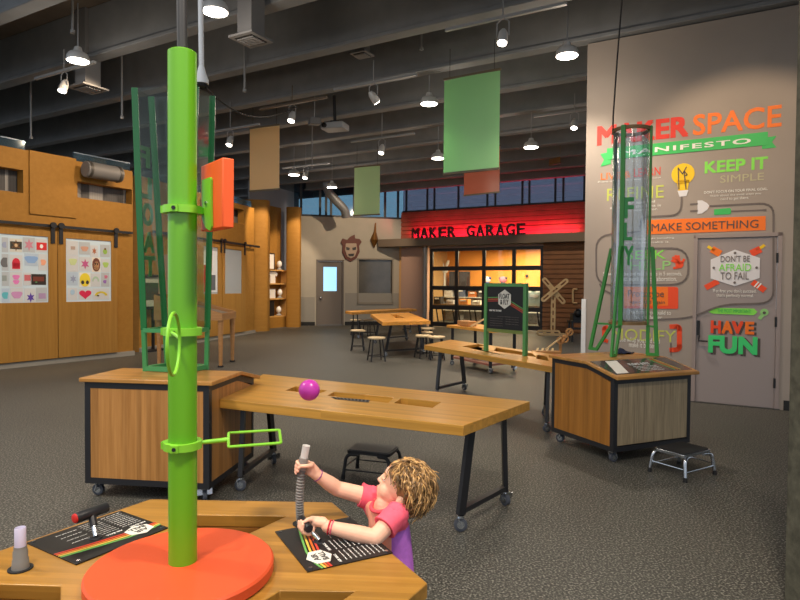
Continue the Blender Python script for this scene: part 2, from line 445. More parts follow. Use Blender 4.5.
# bulb
m = MB(); wdisc(m, (683, 174), 10.6); wpoly(m, [(676.5, 180), (689.5, 180), (687.5, 190), (678.5, 190.6)])
G('light_bulb_picture', m, vye, label='yellow painted light bulb')
m = MB(); wline(m, [(679, 189), (678.2, 168), (682.5, 174), (686.5, 167)], .012, .0, .008); wline(m, [(684.5, 176), (687.5, 175), (684, 171), (686, 189)], .012, .02, .008)
G('light_bulb_filament', m, vdk)
G('light_bulb_cap', wpoly(MB(), [(677.5, 190.8), (688.5, 190), (686.5, 196), (679.5, 196.6)]), vpal)
m = MB(); wline(m, [(681.8, 197), (680.5, 215), (645, 217), (641, 219.5), (640, 228)], .022, .12)
wline(m, [(710, 206), (773.5, 202.8), (773.5, 303), (722, 304.5), (690, 318), (618, 321.4), (617.5, 297), (604, 290)], .022, .15)
wline(m, [(640, 231.5), (596, 235.5), (596.5, 285), (688.5, 284.5), (688, 248), (636, 248.5)], .022, .2)
wline(m, [(600, 284), (604, 292)], .02, .1)
G('painted_cable', m, vgrey, label='grey painted cable')
m = MB(); wpoly(m, [(690, 203.6), (698, 202.8), (698, 204.6), (690, 205.2)]); wpoly(m, [(690, 210.4), (698, 209.8), (698, 211.6), (690, 212)])
G('plug_prong', m, vgrey)
G('plug_picture', wpoly(MB(), [(697.5, 200.5), (702, 200.3), (707, 203), (709.5, 206), (707, 210), (702, 213.5), (697.5, 214)]), vpal, label='pale painted plug')
G('lettering', wt(MB(), 'KEEP IT', (704.6, 173.6), (768, 156.4), .034), vlg, label='lime words KEEP IT')
G('lettering', wt(MB(), 'SIMPLE', (720, 183), (764, 172.5), -.012), vfaint, label='faint outline word')
m = MB(); wt(m, "DON'T FOCUS ON YOUR FINAL GOAL.", (704, 193.9), (768, 187.3), .015); wt(m, 'Think about the small steps you', (710, 197.7), (761, 192.2), .01); wt(m, 'need to get there.', (720.6, 201), (749, 196.2), .01)
G('lettering', m, vw)
G('screwdriver_handle', wpoly(MB(), [(714, 209.4), (730, 208), (731, 209.5), (731, 213), (730, 214.3), (714, 215)]), vgr)
m = MB(); wpoly(m, [(731, 210.6), (762, 209.4), (766.5, 208.8), (766.5, 211.4), (762, 210.8), (731, 212)]); G('screwdriver_shaft', m, vgrey)
G('sign_panel', wpoly(MB(), [(646.8, 220), (765.6, 216), (765.6, 230.2), (646.8, 234.4)]), vor, label='orange painted bar')
G('lettering', wt(MB(), 'MAKE SOMETHING', (651.5, 231.4), (758.5, 219.6), -.006, off=.006), vdk, label='dark words MAKE SOMETHING on the orange bar')
m = MB(); wt(m, 'The only way to make something', (620, 240.6), (674, 236.8), .01); wt(m, 'is to just make it.', (626, 244.4), (670, 240.8), .01); G('lettering', m, vw)
m = MB(); wt(m, 'SEEK', (626, 259.5), (666, 250), 0); G('lettering', m, vlg); m = MB(); wt(m, 'HELP', (630, 269.8), (671, 261), .0); G('lettering', m, vpg)
# red hand
m = MB(); wdisc(m, (679.5, 264.5), 3.8)
for q in ((673, 257.5), (675.6, 255.8), (678.4, 256), (672, 260.5)): wline(m, [(679.5, 263.5), q], .03, 0, .003)
wline(m, [(680, 267), (674, 268)], .03, 0, .003); wline(m, [(682, 263), (684, 259.5)], .03, 0, .003)
G('hand_picture', m, vro, label='red painted hand')
m = MB(); wt(m, 'Show your idea and take 5 ideas in 5 seconds,', (603, 276.8), (682, 271.6), .01); wt(m, 'the best work is in collaboration.', (612, 281), (677, 276.4), .01); G('lettering', m, vw)
G('box_picture', wpoly(MB(), [(624, 286.8), (668, 286.8), (668, 305.6), (624, 306)]), vor)
m = MB(); wpoly(m, [(668, 286.8), (677, 287), (678.2, 288.5), (678.2, 308), (677, 308.8), (624, 308.4), (624, 306), (668, 305.6)]); G('box_edge', m, vro)
m = MB(); wt(m, 'Prototype', (628, 298.6), (664, 290.4), 0, off=.006); wt(m, 'again and again', (630, 304), (665, 300.6), 0, off=.006); G('lettering', m, vdk)
m = MB(); wt(m, 'The faster you build to', (628, 315), (671, 310.8), .01); wt(m, 'fail, the better.', (634, 319.4), (663, 315.4), .01); G('lettering', m, vw)
G('lettering', wt(MB(), 'MODIFY', (612, 339.5), (676, 330.8), -.004), vyg)
m = MB(); wt(m, 'Use what you find and', (619, 343), (660, 338.6), .01); wt(m, 'make it better.', (629, 347), (656, 343), .01); G('lettering', m, vw)
m = MB(); wline(m, [(671, 326.6), (679.4, 326.2), (679.4, 349.5), (671, 350)], .06, .05); wline(m, [(607, 327), (604, 328), (604, 340), (607, 341)], .05, .05)
G('clamp_picture', m, vro, label='red painted clamp')
wl = MB(); wline(wl, [(671, 343.5), (671, 355)], .014); G('clamp_screw', wl, vgrey)
# ---- door graphics
def onD(name, mb, m, label=None): return G(name, mb, m, door1, label)
onD('sign_panel', wpoly(MB(), [(735, 249.6), (760, 258), (759.6, 278), (734.6, 286.2), (710.6, 278.4), (710.6, 259.6)], .006, -.009), vpal, 'pale painted hexagon')
m = MB()
for q in ((735, 253), (713.8, 267.8), (756.6, 267.6), (734.6, 282.6)): wdisc(m, q, 1.2, .0, .003)
wt(m, "DON'T BE", (720.6, 262), (750, 255.4), .0, off=.0); wt(m, 'TO FAIL', (720.4, 279.6), (749, 272.2), .0, off=.0)
onD('lettering', m, vgrey, "grey words DON'T BE TO FAIL on the hexagon")
onD('lettering', wt(MB(), 'AFRAID', (718.8, 271), (751.4, 263.6), .0, off=0), vlg, 'lime word AFRAID')
def wq(c, d, w, mb): # fat stroke from c to d on the door
    return wline(mb, [c, d], w, 0, -.007)
for a, b, mm in (((713.5, 250), (718.5, 252.8), vor), ((753, 252.6), (758.5, 250), vro), ((707, 287), (716.5, 282), vro), ((754, 283), (763.5, 289.5), vro)):
    onD('tool_handle_picture', wq(a, b, .085 if a[1] < 260 else .07, MB()), mm)
for a, b in (((708.5, 246.8), (714, 250.2)), ((758, 249.6), (764, 245.4))): onD('brush_picture', wq(a, b, .035, MB()), vye)
m = MB(); wline(m, [(754.5, 286.6), (758.5, 282)], .016, 0, -.004); wline(m, [(757, 288), (761, 283.6)], .016, 0, -.004); onD('stripe', m, vw)
m = MB(); wt(m, "If at first you don't succeed,", (713, 293.4), (756.4, 289.4), .012, off=-.008); wt(m, "that's perfectly normal.", (716.4, 297.6), (753.6, 294), .012, off=-.008); onD('lettering', m, vw)
onD('ribbon', wpoly(MB(), [(708.6, 312), (714.6, 307.8), (754.5, 308.8), (757.4, 312), (754, 315.2), (712.6, 313.6)], .005, -.009), vlg, 'lime ribbon')
onD('lettering', wt(MB(), 'THE MOST IMPORTANT!', (717.5, 312.2), (751, 309.6), .0, off=-.003), vgr)
m = MB(); wdisc(m, (764.3, 312.3), 3.6, -.009); wq((762.5, 315), (759.8, 318.4), .04, m); onD('megaphone_picture', m, vpg)
m = MB(); wdisc(m, (764.3, 312.8), 1.4, -.004); onD('megaphone_dot', m, vdk)
def have(dx, dy, off, mats):
    for (s, x0, x1), mm in zip((('H', 710.6, 721), ('A', 721.5, 733), ('V', 731.5, 743.5), ('E', 745, 754.4)), mats):
        t = (x0-710.6)/43
        onD('lettering', wt(MB(), s, (x0+dx, 333.2+t*1.4+dy), (x1+dx, 320.6+t*1.4+dy), .05, off=off), mm, None)
have(2.4, .9, -.009, [vdk]*4); have(0, 0, -.004, [vro, vor, vro, vor])
onD('lettering', wt(MB(), 'FUN', (710.6, 354.6), (760.5, 338.6), .06, off=-.009), vdk, 'dark shadow letters behind FUN')
onD('lettering', wt(MB(), 'FUN', (708, 352.6), (757.6, 337.2), .05, off=-.004), vin('mint', (64, 214, 120)), 'mint green word FUN')
# ------------------------------------------------------------------ column on the right
pcol = aty(784.5, 560, 2.75)
m = MB(); m.box((pcol.x+.3, 2.75-.2, ZB/2+.2), (.6, .4, ZB+.4), 0)
struct(m.build('column', 'concrete', bevel=.01), 'dark concrete column at the right edge')
# ------------------------------------------------------------------ golden wood wall on the left
def fl(px, d): p = aty(px, 300, d); return (p.x, p.y)
W1 = Plane(fl(0, 10.2), fl(131, 12.3))
sA, s27, s77, s136 = W1.S(-70), W1.S(28.5), W1.S(77), W1.S(133)
zA, zB_, zC = W1.Z(20, 149), W1.Z(52, 154.5), W1.Z(104, 166)
n1 = [W1.sz(-70, 169), W1.sz(24, 192)]; n2 = [W1.sz(77.5, 199.5), W1.sz(135, 189)]
zn0, zn1 = W1.Z(10, 191.5), W1.Z(10, 168)
zm0, zm1 = W1.Z(106, 201), W1.Z(106, 185.5)
m = MB()
W1.slab(m, [(sA, 0), (s136, 0), (s136, zC), (s77, zC), (s77, zB_), (s27, zB_), (s27, zA), (sA, zA)], -.2, 0,
        holes=[[(sA+.1, zn0), (W1.S(24), zn0), (W1.S(24), zn1), (sA+.1, zn1)], [(W1.S(78), zm0), (s136-.02, zm0), (s136-.02, zm1), (W1.S(78), zm1)]])
wall_left = struct(m.build('wall_left', 'cork'))
m = MB(); W1.rslab(m, s27+.02, zm0-.4, s77-.02, zB_, .0, .03); m.build('wall_panel', 'cork', wall_left)
def tilemat():
    m, nt, b, o = newmat('grey acoustic tiles'); tc = nt.nodes.new('ShaderNodeTexCoord')
    ck = nt.nodes.new('ShaderNodeTexChecker'); ck.inputs['Scale'].default_value = 2.6
    ck.inputs['Color1'].default_value = lin((158, 158, 158)); ck.inputs['Color2'].default_value = lin((92, 92, 94))
    nt.links.new(tc.outputs['Object'], ck.inputs['Vector'])
    wv = nt.nodes.new('ShaderNodeTexWave'); wv.inputs['Scale'].default_value = 12; nt.links.new(tc.outputs['Object'], wv.inputs['Vector'])
    mx = nt.nodes.new('ShaderNodeMix'); mx.data_type = 'RGBA'; mx.blend_type = 'MULTIPLY'; mx.inputs[0].default_value = .12
    nt.links.new(ck.outputs[0], mx.inputs[6]); nt.links.new(wv.outputs[0], mx.inputs[7]); nt.links.new(mx.outputs[2], b.inputs['Base Color'])
    b.inputs['Roughness'].default_value = .9; return m
MT['tile'] = tilemat()
m = MB(); W1.rslab(m, sA, zn0-.1, W1.S(26), zn1+.1, -.32, -.25); m.build('acoustic_panel', 'tile', wall_left)
m = MB(); W1.rslab(m, W1.S(76), zm0-.1, s136, zm1+.1, -.32, -.25); m.build('acoustic_panel', 'tile', wall_left)
MT['blueglass'] = clear('pale blue guard glass', (200, 225, 240), .25, .05, .12, (120, 150, 170))
MT['railblue'] = mat('blue grey rail', (110, 128, 150), .35, .3)
for a, b, z in ((sA, s27, zA), (s77, s136, zC)):
    m = MB(); W1.rslab(m, a, z, b, z+.16, -.11, -.09); g = m.build('glass_guard', 'blueglass', wall_left)
    m = MB(); W1.rslab(m, a, z+.16, b, z+.18, -.12, -.08); m.build('guard_rail', 'railblue', g)
struct(W1.rslab(MB(), sA, 0, s136, .09, .0, .05).build('baseboard_left', 'base'))
# second stretch, further away
W2 = Plane(fl(131, 12.6), fl(268, 19.2))
t0, t1, t2 = W2.S(139), W2.S(243), W2.S(254)
zt = W2.Z(236, 203); zo0, zo1 = W2.Z(232, 222), W2.Z(232, 207)
m = MB(); W2.slab(m, [(t0, 0), (t2, 0), (t2, zt), (t0, zt)], -.2, 0, holes=[[(W2.S(200), zo0), (W2.S(244), zo0), (W2.S(244), zo1), (W2.S(200), zo1)]])
wall_far = struct(m.build('wall_left', 'cork'))
m = MB(); W2.rslab(m, W2.S(195), zo0-.1, W2.S(253), zo1+.1, -.4, -.3); o = m.build('acoustic_panel', 'tile', wall_far)
m = MB(); W2.rslab(m, t0, zt, t2, zt+.2, -.11, -.09); g = m.build('glass_guard', 'blueglass', wall_far)
struct(W2.rslab(MB(), t0, 0, t2, .09, .0, .05).build('baseboard_left', 'base'))
# end return between the two stretches
e0 = W1.P(s136, 0, -.02); e1 = W2.P(t0, 0, -.05)
# fins: tall rounded wood columns
def fin(px0, px1, d, pyt, name):
    a = aty(px0, pyt, d); b = aty(px1, pyt, d); r = (b-a).length/2*1.02; c = (a+b)/2
    n = 14; pts = [(c.x+r*math.cos(PI+PI*k/n), c.y+.35*r*math.sin(PI+PI*k/n)) for k in range(n+1)] + [(c.x+r, c.y+.25), (c.x-r, c.y+.25)]
    return struct(MB().zprism(pts, 0, a.z).build(name, 'cork', ang=25)), c, r
f1, fc1, fr1 = fin(240, 268, 18.9, 200, 'column')
f1['label'] = 'wood clad column left of the display shelves'
f2, fc2, fr2 = fin(286.5, 300, 20.8, 207, 'column')
f2['label'] = 'wood clad column right of the display shelves'
# display niche with shelves between the fins
WN = Plane(fl(266, 19.9), fl(290, 21.2))
ns0, ns1 = WN.S(266.5), WN.S(288)
m = MB(); WN.rslab(m, ns0, 0, ns1, WN.Z(278, 317), -.3, 0); WN.rslab(m, ns0, 0, ns1, WN.Z(278, 198)-.25, -.34, -.3)
struct(m.build('wall_left', 'cork'))
struct(WN.rslab(MB(), ns0-.4, WN.Z(278, 317), ns1+1.3, ZB-.01, -.45, -.4).build('wall_left', mat('blue grey recess', (150, 154, 162), .7)), 'blue grey recess behind the display shelves')
nich = thing('display_shelf', 'pale wood display shelving recessed between the wood clad columns', 'shelf', WN.P((ns0+ns1)/2, WN.Z(278, 317)))
MT['shelfw'] = wood('honey shelf wood', (196, 150, 84), (214, 170, 104), 0, 'x', 0, .5)
shelf_z = []
for py in (317, 299.5, 284.5, 271):
    z = WN.Z(278, py); shelf_z.append(z)
    WN.rslab(MB(), ns0, z, ns1, z+.04, -.28, 0).build('shelf_board', 'shelfw', nich)
WN.rslab(MB(), ns1-.05, shelf_z[0]+.041, ns1, shelf_z[-1], -.27, -.01).build('side_panel', 'shelfw', nich)
# ------------------------------------------------------------------ grey back wall with door and window
WG = Plane(fl(296, 21.6), fl(410, 22.6))
g0, g1 = WG.S(294), WG.S(404); zg = WG.Z(350, 217.5)
da, dz0, db, dz1 = WG.rect(316, 260, 344, 321); wa, wz0, wb, wz1 = WG.rect(358.5, 260, 392, 302)
m = MB()
for a, z0, b, z1 in ((g0, 0, da, zg), (da, dz1, db, zg), (db, 0, wa, zg), (wa, 0, wb, wz0), (wa, wz1, wb, zg), (wb, 0, g1, zg)): WG.rslab(m, a, z0, b, z1, -.2, 0)
wall_back = struct(m.build('wall_back', 'wallback'))
m = MB(); WG.rslab(m, g0, .1, da-.05, WG.Z(305, 297), 0, .015); WG.rslab(m, db+.05, .1, g1, WG.Z(350, 293), 0, .015)
m.build('wainscot', mat('grey wainscot', (150, 148, 142), .6), wall_back)
m = MB(); WG.rslab(m, g0, 0, da-.04, .13, 0, .03); WG.rslab(m, db+.04, 0, g1, .13, 0, .03); struct(m.build('baseboard_back', 'blackbase'))
MT['greydoor'] = mat('grey steel door', (112, 106, 102), .55)
MT['skyglow'] = emit('daylit room beyond', (150, 205, 240), .9)
pa, pz0, pb, pz1 = WG.rect(323.5, 267, 337, 291)
m = MB(); WG.slab(m, [(da+.06, .01), (db-.06, .01), (db-.06, dz1-.06), (da+.06, dz1-.06)], -.1, -.05, holes=[[(pa, pz0), (pb, pz0), (pb, pz1), (pa, pz1)]])
door2 = struct(m.build('door_2', 'greydoor'))
m = MB()
for a, b, z0, z1 in ((da, da+.055, 0, dz1), (db-.055, db, 0, dz1), (da, db, dz1-.055, dz1)): WG.rslab(m, a, z0, b, z1, -.12, .02)
m.build('door_frame', 'greydoor', door2)
WG.rslab(MB(), pa, pz0, pb, pz1, -.09, -.075).build('pane', 'skyglow', door2)
m = MB(); m.ell(WG.P(da+.17, 1.0, 0), .05); m.build('door_knob', 'steel', door2)
m = MB()
for a, b, z0, z1 in ((wa-.05, wa, wz0-.05, wz1+.05), (wb, wb+.05, wz0-.05, wz1+.05), (wa, wb, wz1, wz1+.05), (wa-.05, wb+.05, wz0-.09, wz0)): WG.rslab(m, a, z0, b, z1, -.12, .05)
win1 = struct(m.build('window_1', mat('putty window frame', (140, 134, 124), .5)))
WG.rslab(MB(), wa, wz0, wb, wz1, -.1, -.08).build('pane', mat('dim reflecting glass', (92, 90, 84), .12, 0, .7, .12, 1.5), win1)
# clerestory glass above the grey wall, daylight beyond
m = MB(); 
for px in (301, 320, 326, 331, 354, 385, 398): 
    a = WG.S(px); WG.rslab(m, a-.04, zg, a+.04, ZB+.5, -.14, -.06)
WG.rslab(m, g0, zg, g1, zg+.06, -.2, .03)
win2 = struct(m.build('window_2', mat('dark mullion', (34, 44, 56), .5)))
WG.rslab(MB(), g0, zg+.06, g1, ZB+.5, -.11, -.09).build('pane', clear('clerestory glass', (168, 196, 210), .3), win2)
# ------------------------------------------------------------------ maker garage
gp = aty(400, 300, 22.2)
WQ = Plane((gp.x, gp.y), (gp.x+AX.x, gp.y+AX.y))
q0, q1 = WQ.S(401), WQ.S(590); zs1 = 4.16; ztr = WQ.Z(400, 240)+.0
o0, o1 = WQ.S(429.5), WQ.S(542.5); oz = WQ.Z(430, 249.5)
def siding(name, col):
    m, nt, b, o = newmat(name); b.inputs['Roughness'].default_value = .6
    tc = nt.nodes.new('ShaderNodeTexCoord'); n = nt.nodes.new('ShaderNodeTexNoise'); n.inputs['Scale'].default_value = 3
    nt.links.new(tc.outputs['Object'], n.inputs['Vector']); r = nt.nodes.new('ShaderNodeValToRGB')
    r.color_ramp.elements[0].color = lin([v*.8 for v in col]); r.color_ramp.elements[1].color = lin([min(255, v*1.15) for v in col])
    nt.links.new(n.outputs[0], r.inputs[0]); nt.links.new(r.outputs[0], b.inputs['Base Color']); return m
MT['clap'] = siding('stained brown clapboard', (132, 88, 52)); MT['clapred'] = siding('red tinted clapboard', (150, 84, 66))  # second is a redder copy, red light of the sign band put into the colour
def claps(mb, a, b, z0, z1, step):
    z = z0
    while z < z1-.02:
        h = min(step, z1-z)
        s = (Vector((0, 0, 0)))
        poly = [(0.0, z+.04), (.045, z+.04), (.03, z+h), (0, z+h)]
        mb.prism(poly, WQ.p+WQ.u*a, WQ.n, ZX, -(b-a) if WQ.n.cross(ZX).dot(WQ.u) < 0 else (b-a)); z += step
m = MB(); WQ.rslab(m, q0, ztr-.25, q1, zs1, -.2, 0); claps(m, q0, q1, ztr, zs1, .155)
siding_top = struct(m.build('wall_back', 'clapred', smooth=False), 'red lit clapboard band of the garage front')
m = MB(); WQ.rslab(m, o1+.02, 0, q1, ztr-.24, -.2, 0); claps(m, o1+.02, q1, 0, ztr-.25, .155)
struct(m.build('wall_back', 'clap', smooth=False), 'brown clapboard pier of the garage front')
m = MB(); WQ.rslab(m, q0, 0, o0-.12, ztr-.24, -.2, 0); WQ.rslab(m, o0-.02, oz+.03, o1+.02, ztr-.24, -.2, 0)
struct(m.build('wall_back', mat('pinkish grey plaster', (176, 146, 132), .8)), 'plain plaster pier of the garage front')
m = MB(); a = WQ.P(o0-.16, 0, .06); m.cyl(a, a+ZX*(ztr-.2), .085, n=16)
struct(m.build('column', mat('silver painted column', (150, 146, 142), .4, .4)), 'silver round column beside the glazed garage door')
m = MB(); b0, b1 = WQ.S(391), q1; WQ.rslab(m, b0-.25, WQ.Z(400, 247.5), b1, WQ.Z(400, 240), .0, .55)
aw = struct(m.build('trim_1', mat('taupe painted canopy', (112, 100, 88), .6), bevel=.01))
# clerestory glazing above the garage front
m = MB()
for px in (404, 425, 432, 456, 485, 493, 520, 527, 553, 561, 582): a = WQ.S(px); WQ.rslab(m, a-.03, zs1, a+.03, ZB+.76, -.16, -.1)
WQ.rslab(m, q0, zs1+.001, q1, zs1+.06, -.2, -.05)
win3 = struct(m.build('window_3', mat('dark slim mullion', (40, 50, 62), .5)))
WQ.rslab(MB(), q0, zs1+.06, q1+.3, ZB+.76, -.14, -.12).build('pane', clear('blue clerestory glass', (158, 166, 182), .55, .03), win3)
# marquee letters standing on the canopy
MT['marq'] = mat('dark bronze sign letter', (58, 44, 38), .5)
s0, zz0 = WQ.sz(416, 238.75); zcan = WQ.Z(400, 240); lh = .38
sEnd = WQ.S(529.5); 
words = 'MAKER GARAGE'; step = (sEnd-s0)/12
seen = {}
for i, ch in enumerate(words):
    if ch == ' ': continue
    m = MB(); P = WQ.P(s0+i*step, zcan, .25)
    text_on(m, ch, P, WQ.u, ZX, step*.8, lh, .02, .07, 0)
    o = m.build('sign_letter', 'marq', smooth=False)
    w1 = 'first' if i < 5 else 'second'
    pos = {0: 'M that starts', 1: 'A, second in', 2: 'K in', 3: 'E in', 4: 'R that ends', 6: 'G that starts', 7: 'A after the first G of', 8: 'R in', 9: 'A after the R of', 10: 'G before the final E of', 11: 'E that ends'}[i]
    tag(o, 'dark sign letter '+pos+' the '+w1+' word on the garage canopy', 'letter', 'letters of the garage sign')
    m = MB()
    for q in range(3):
        c = P+WQ.u*step*.4+ZX*lh*(.2+.3*q)
# glazed garage door
dw = o1-o0
m = MB(); 
for px in (430.5, 455.8, 483, 513, 541.5):
    a = WQ.S(px); WQ.rslab(m, a-.06, 0, a+.06, oz, -.12, -.04)
for py in (249.5, 268.6, 287.8, 307, 324):
    z = WQ.Z(430, py) if py < 320 else .1; WQ.rslab(m, o0, z-.075, o1, z+.075, -.115, -.045)
door3 = struct(m.build('door_3', 'black'))
MT['gglass'] = clear('garage door glass', (235, 240, 240), .1, .03)
pxs = (430.5, 455.8, 483, 513, 541.5); zr = [.1]+[WQ.Z(430, py) for py in (307, 287.8, 268.6, 249.5)]
for i in range(4):
    for j in range(4):
        WQ.rslab(MB(), WQ.S(pxs[i])+.05, zr[j]+.06, WQ.S(pxs[i+1])-.05, zr[j+1]-.06, -.085, -.075).build('pane', 'gglass', door3)
# room behind the garage door
MT['gorange'] = mat('orange painted workshop wall', (236, 156, 72), .8)
MT['groom'] = mat('workshop side wall', (200, 160, 110), .8)
r0, r1 = q0-.1, q1+.3; RD = -4.2
m = MB(); WQ.rslab(m, r0, 0, r1, 3.0, RD-.1, RD)
struct(m.build('wall_back', 'gorange'), 'orange workshop wall behind the garage door')
struct(WQ.rslab(MB(), r0-.1, 0, r0, 3.0, RD, -.2).build('wall_left', 'groom'), 'left side wall of the workshop'); struct(WQ.rslab(MB(), r1, 0, r1+.1, 3.0, RD, -.2).build('wall_right', 'groom'), 'right side wall of the workshop')
m = MB(); WQ.rslab(m, r0-.1, 3.0, r1+.1, 3.08, RD-.1, -.2); struct(m.build('ceiling', 'deck'), 'workshop ceiling')
# ================================================================== FOREGROUND: hexagonal air table
H6 = .62
V1, V2, V3 = (atz(*p, H6) for p in ((160, 496.7), (336, 500.7), (420, 588)))
O6 = V1+V3-V2+Vector((.008, .018, 0)); O6.z = 0; R6 = .728; A6 = math.radians(58.54)
def hexpt(k, r, z=0): a = A6-k*PI/3; return O6+Vector((math.cos(a)*r, math.sin(a)*r, z))
def sec(k):
    a = A6-PI/6-k*PI/3
    return Vector((math.cos(a), math.sin(a), 0)), Vector((-math.sin(a), math.cos(a), 0))
def loc6(k, m_, t_, z): M_, T_ = sec(k); return O6+M_*m_+T_*t_+ZX*z
MT['bam_hex'] = wood('bamboo hexagon top', (154, 109, 43), (174, 127, 57), math.radians(-4), 'x', .03, .3)
MT['bam_in'] = wood('bamboo well lining', (132, 86, 36), (154, 104, 48), 0, 'x', .03, .4)
MT['bam_v'] = wood('bamboo upright panel', (150, 100, 44), (172, 120, 56), 0, 'z', .03, .4)
hx = thing('air_table', 'large hexagonal bamboo table with a red orange disc in the foreground', 'table', O6)
P6 = [hexpt(k, R6) for k in range(6)]
wells = []
for k in (-1, 1, 3):
    q = [loc6(k, .48, .215, 0), loc6(k, .48, -.215, 0), loc6(k, .30, -.105, 0), loc6(k, .30, .105, 0)]
    wells.append(q)
m = MB().zprism([(p.x, p.y) for p in P6], H6-.045, H6, [[(p.x, p.y) for p in q] for q in wells])
m.build('tabletop', 'bam_hex', hx, bevel=.003)
for q in wells:
    m = MB(); c = sum(q, Vector())/4; o = [c+(p-c)*1.08 for p in q]; i = [c+(p-c)*1.003 for p in q]
    m.zprism([(p.x, p.y) for p in o], H6-.19, H6-.17)
    m.zprism([(p.x, p.y) for p in o], H6-.17, H6-.046, [[(p.x, p.y) for p in i]])
    m.build('storage_well', 'bam_in', hx)
m = MB().zprism([(p.x, p.y) for p in [hexpt(k, .50) for k in range(6)]], .1, H6-.2)
m.build('base_cabinet', 'bam_v', hx)
for k in range(6):
    m = MB(); a = hexpt(k, .49); m.cyl(a+ZX*.0, a+ZX*.1, .03); m.build('leg', 'black', hx)
    m = MB(); m.bar(hexpt(k, .51, .09), hexpt(k, .51, H6-.046), .04); m.build('corner_post', 'black', hx)
m = MB(); m.lathe([(.0, H6+.001), (.257, H6+.001), (.263, H6+.006), (.263, H6+.032), (.257, H6+.038), (0, H6+.038)], (O6.x+.008, O6.y+.012, 0), 72)
m.build('disc', 'orange', hx)['label'] = 'round red orange padded disc'
# graphic panels, one on the right hand side, one on the far left
def gpanel(k, tsh, flipc):
    z = H6+.0015
    def L(a, b, dz=0): return loc6(k, a-flipc, b+tsh, z+dz)
    q = [L(.345, -.145), L(.63, -.15), L(.63, .185), L(.345, .185)]
    o = MB().zprism([(p.x, p.y) for p in q], H6+.0005, H6+.004).build('graphic_panel', 'graphic', hx)
    o['label'] = 'black printed instruction panel'
    M_, T_ = sec(k); u = T_; v = -M_
    zz = .0034
    for j, (mm, of) in enumerate((('stripe_g', 0), ('stripe_y', .012), ('stripe_o', .024), ('stripe_r', .036))):
        m = MB(); pts = [L(.43+of, .185, zz), L(.408+of, .09, zz), L(.386+of*1.1, -.02, zz), L(.38+of, -.09, zz), L(.392+of*.8, -.148, zz)]
        for a, b in zip(pts, pts[1:]): m.bar(a, b, .007, .001, up=ZX)
        m.build('stripe', mm, o)
    m = MB(); c = L(.408, -.075, zz+.001)
    m.prism([((.05)*math.cos(PI/6*1+PI/3*i), .042*math.sin(PI/6+PI/3*i)) for i in range(6)], c, u, v, .0015); m.build('logo', 'cream', o)
    m = MB(); text_on(m, 'AIR', c-u*.024+v*.003+ZX*.002, u, v, .048, .019, .014, .0006, .0); text_on(m, 'BALL', c-u*.03-v*.023+ZX*.002, u, v, .06, .019, .014, .0006, 0)
    m.build('lettering', 'dgreytext', o)
    m = MB()
    rnd = random.Random(3+k)
    for i in range(9):
        a = .475+.016*i; ln = .05+.05*rnd.random()
        for j in range(int(2+i % 2)):
            b0 = -.13+.085*j
            text_on(m, rnd.choice(['Use the air hose to', 'lift the ball and', 'aim it at the target', 'press the lever', 'What happens when']), L(a+.008, b0, zz), u, v, .07, .005, .0, .0006, 0)
    for i in range(2): text_on(m, 'AIR BALL', L(.462, -.135+.09*i, zz), u, v, .06, .009, .013, .0006, 0)
    m.build('lettering', vw, o)
    for a, b in ((.36, -.13), (.615, -.135), (.615, .17), (.36, .17)):
        m = MB(); c = L(a, b, .003); m.cyl(c, c+ZX*.003, .006, n=12); m.build('screw', 'steel', o)
    return o
gpanel(0, 0, 0); gpanel(4, -.07, .02)
# pole rising from the disc
zt = CAMZ+(283-53)*1.76/600+.0
pole = thing('target_pole', 'tall lime green pole standing on the red orange disc', 'pole', O6+ZX*(H6+.038))
pc = Vector((-.638, 1.76, 0)); pole.location = pc+ZX*(H6+.038); ROOT[pole.name] = Matrix.Translation(pole.location)
PR = .0405
m = MB(); m.lathe([(PR, H6+.038), (PR, zt-.004), (PR-.006, zt), (0, zt)], pc, 40); m.build('tube', 'lime', pole)
def zpx(py): return CAMZ-(py-283.3)*(pc.y)/600
zc1, zc2, zc3 = zpx(210), zpx(331), zpx(445)
for z in (zc1, zc2, zc3):
    m = MB(); m.ring(pc+ZX*z, ZX, PR+.001, PR+.014, .022, 36)
    m.box(pc+Vector((-.004, -PR-.012, z)), (.022, .014, .021)); m.box(pc+Vector((-PR-.012, -.006, z)), (.012, .02, .021))
    col = m.build('collar', 'lime2', pole)
    m = MB(); m.cyl(pc+Vector((-.004, -PR-.012, z)), pc+Vector((-.004, -PR-.0215, z)), .006, n=6); m.build('bolt', 'black', col)
# orange block target on its bracket
yaw = math.radians(-52); u = Vector((math.cos(yaw), math.sin(yaw), 0)); n_ = Vector((u.y, -u.x, 0))
e = aty(222.5, 192, 1.68); zb0, zb1 = CAMZ-(227-283.5)*1.68/600, CAMZ-(157.5-283.5)*1.68/600
m = MB(); cc = Vector((e.x, e.y, 0))-u*.085-n_*.0; cc = cc - n_*.017
m.box(cc+ZX*(zb0+zb1)/2, (.17, .034, zb1-zb0), yaw); m.build('target_block', 'orange_box', pole, bevel=.003)['label'] = 'upright orange block'
m = MB(); fr = cc+n_*.018
m.prism([(-.06, -.06), (-.03, -.09), (.005, -.102), (.018, -.09), (.014, -.02), (.014, .045), (.006, .052), (-.06, .052)], fr+ZX*(zb0+zb1)/2-ZX*.0, u, ZX, .006)
m.bar(pc+Vector((.03, -.02, zc1)), fr-u*.055+ZX*zc1, .02, .02)
m.build('bracket', 'lime2', pole)
m = MB(); c = fr+n_*.006-u*.02+ZX*((zb0+zb1)/2-.02); m.cyl(c, c+n_*.004, .006, n=10); m.build('bolt', 'steel', pole)
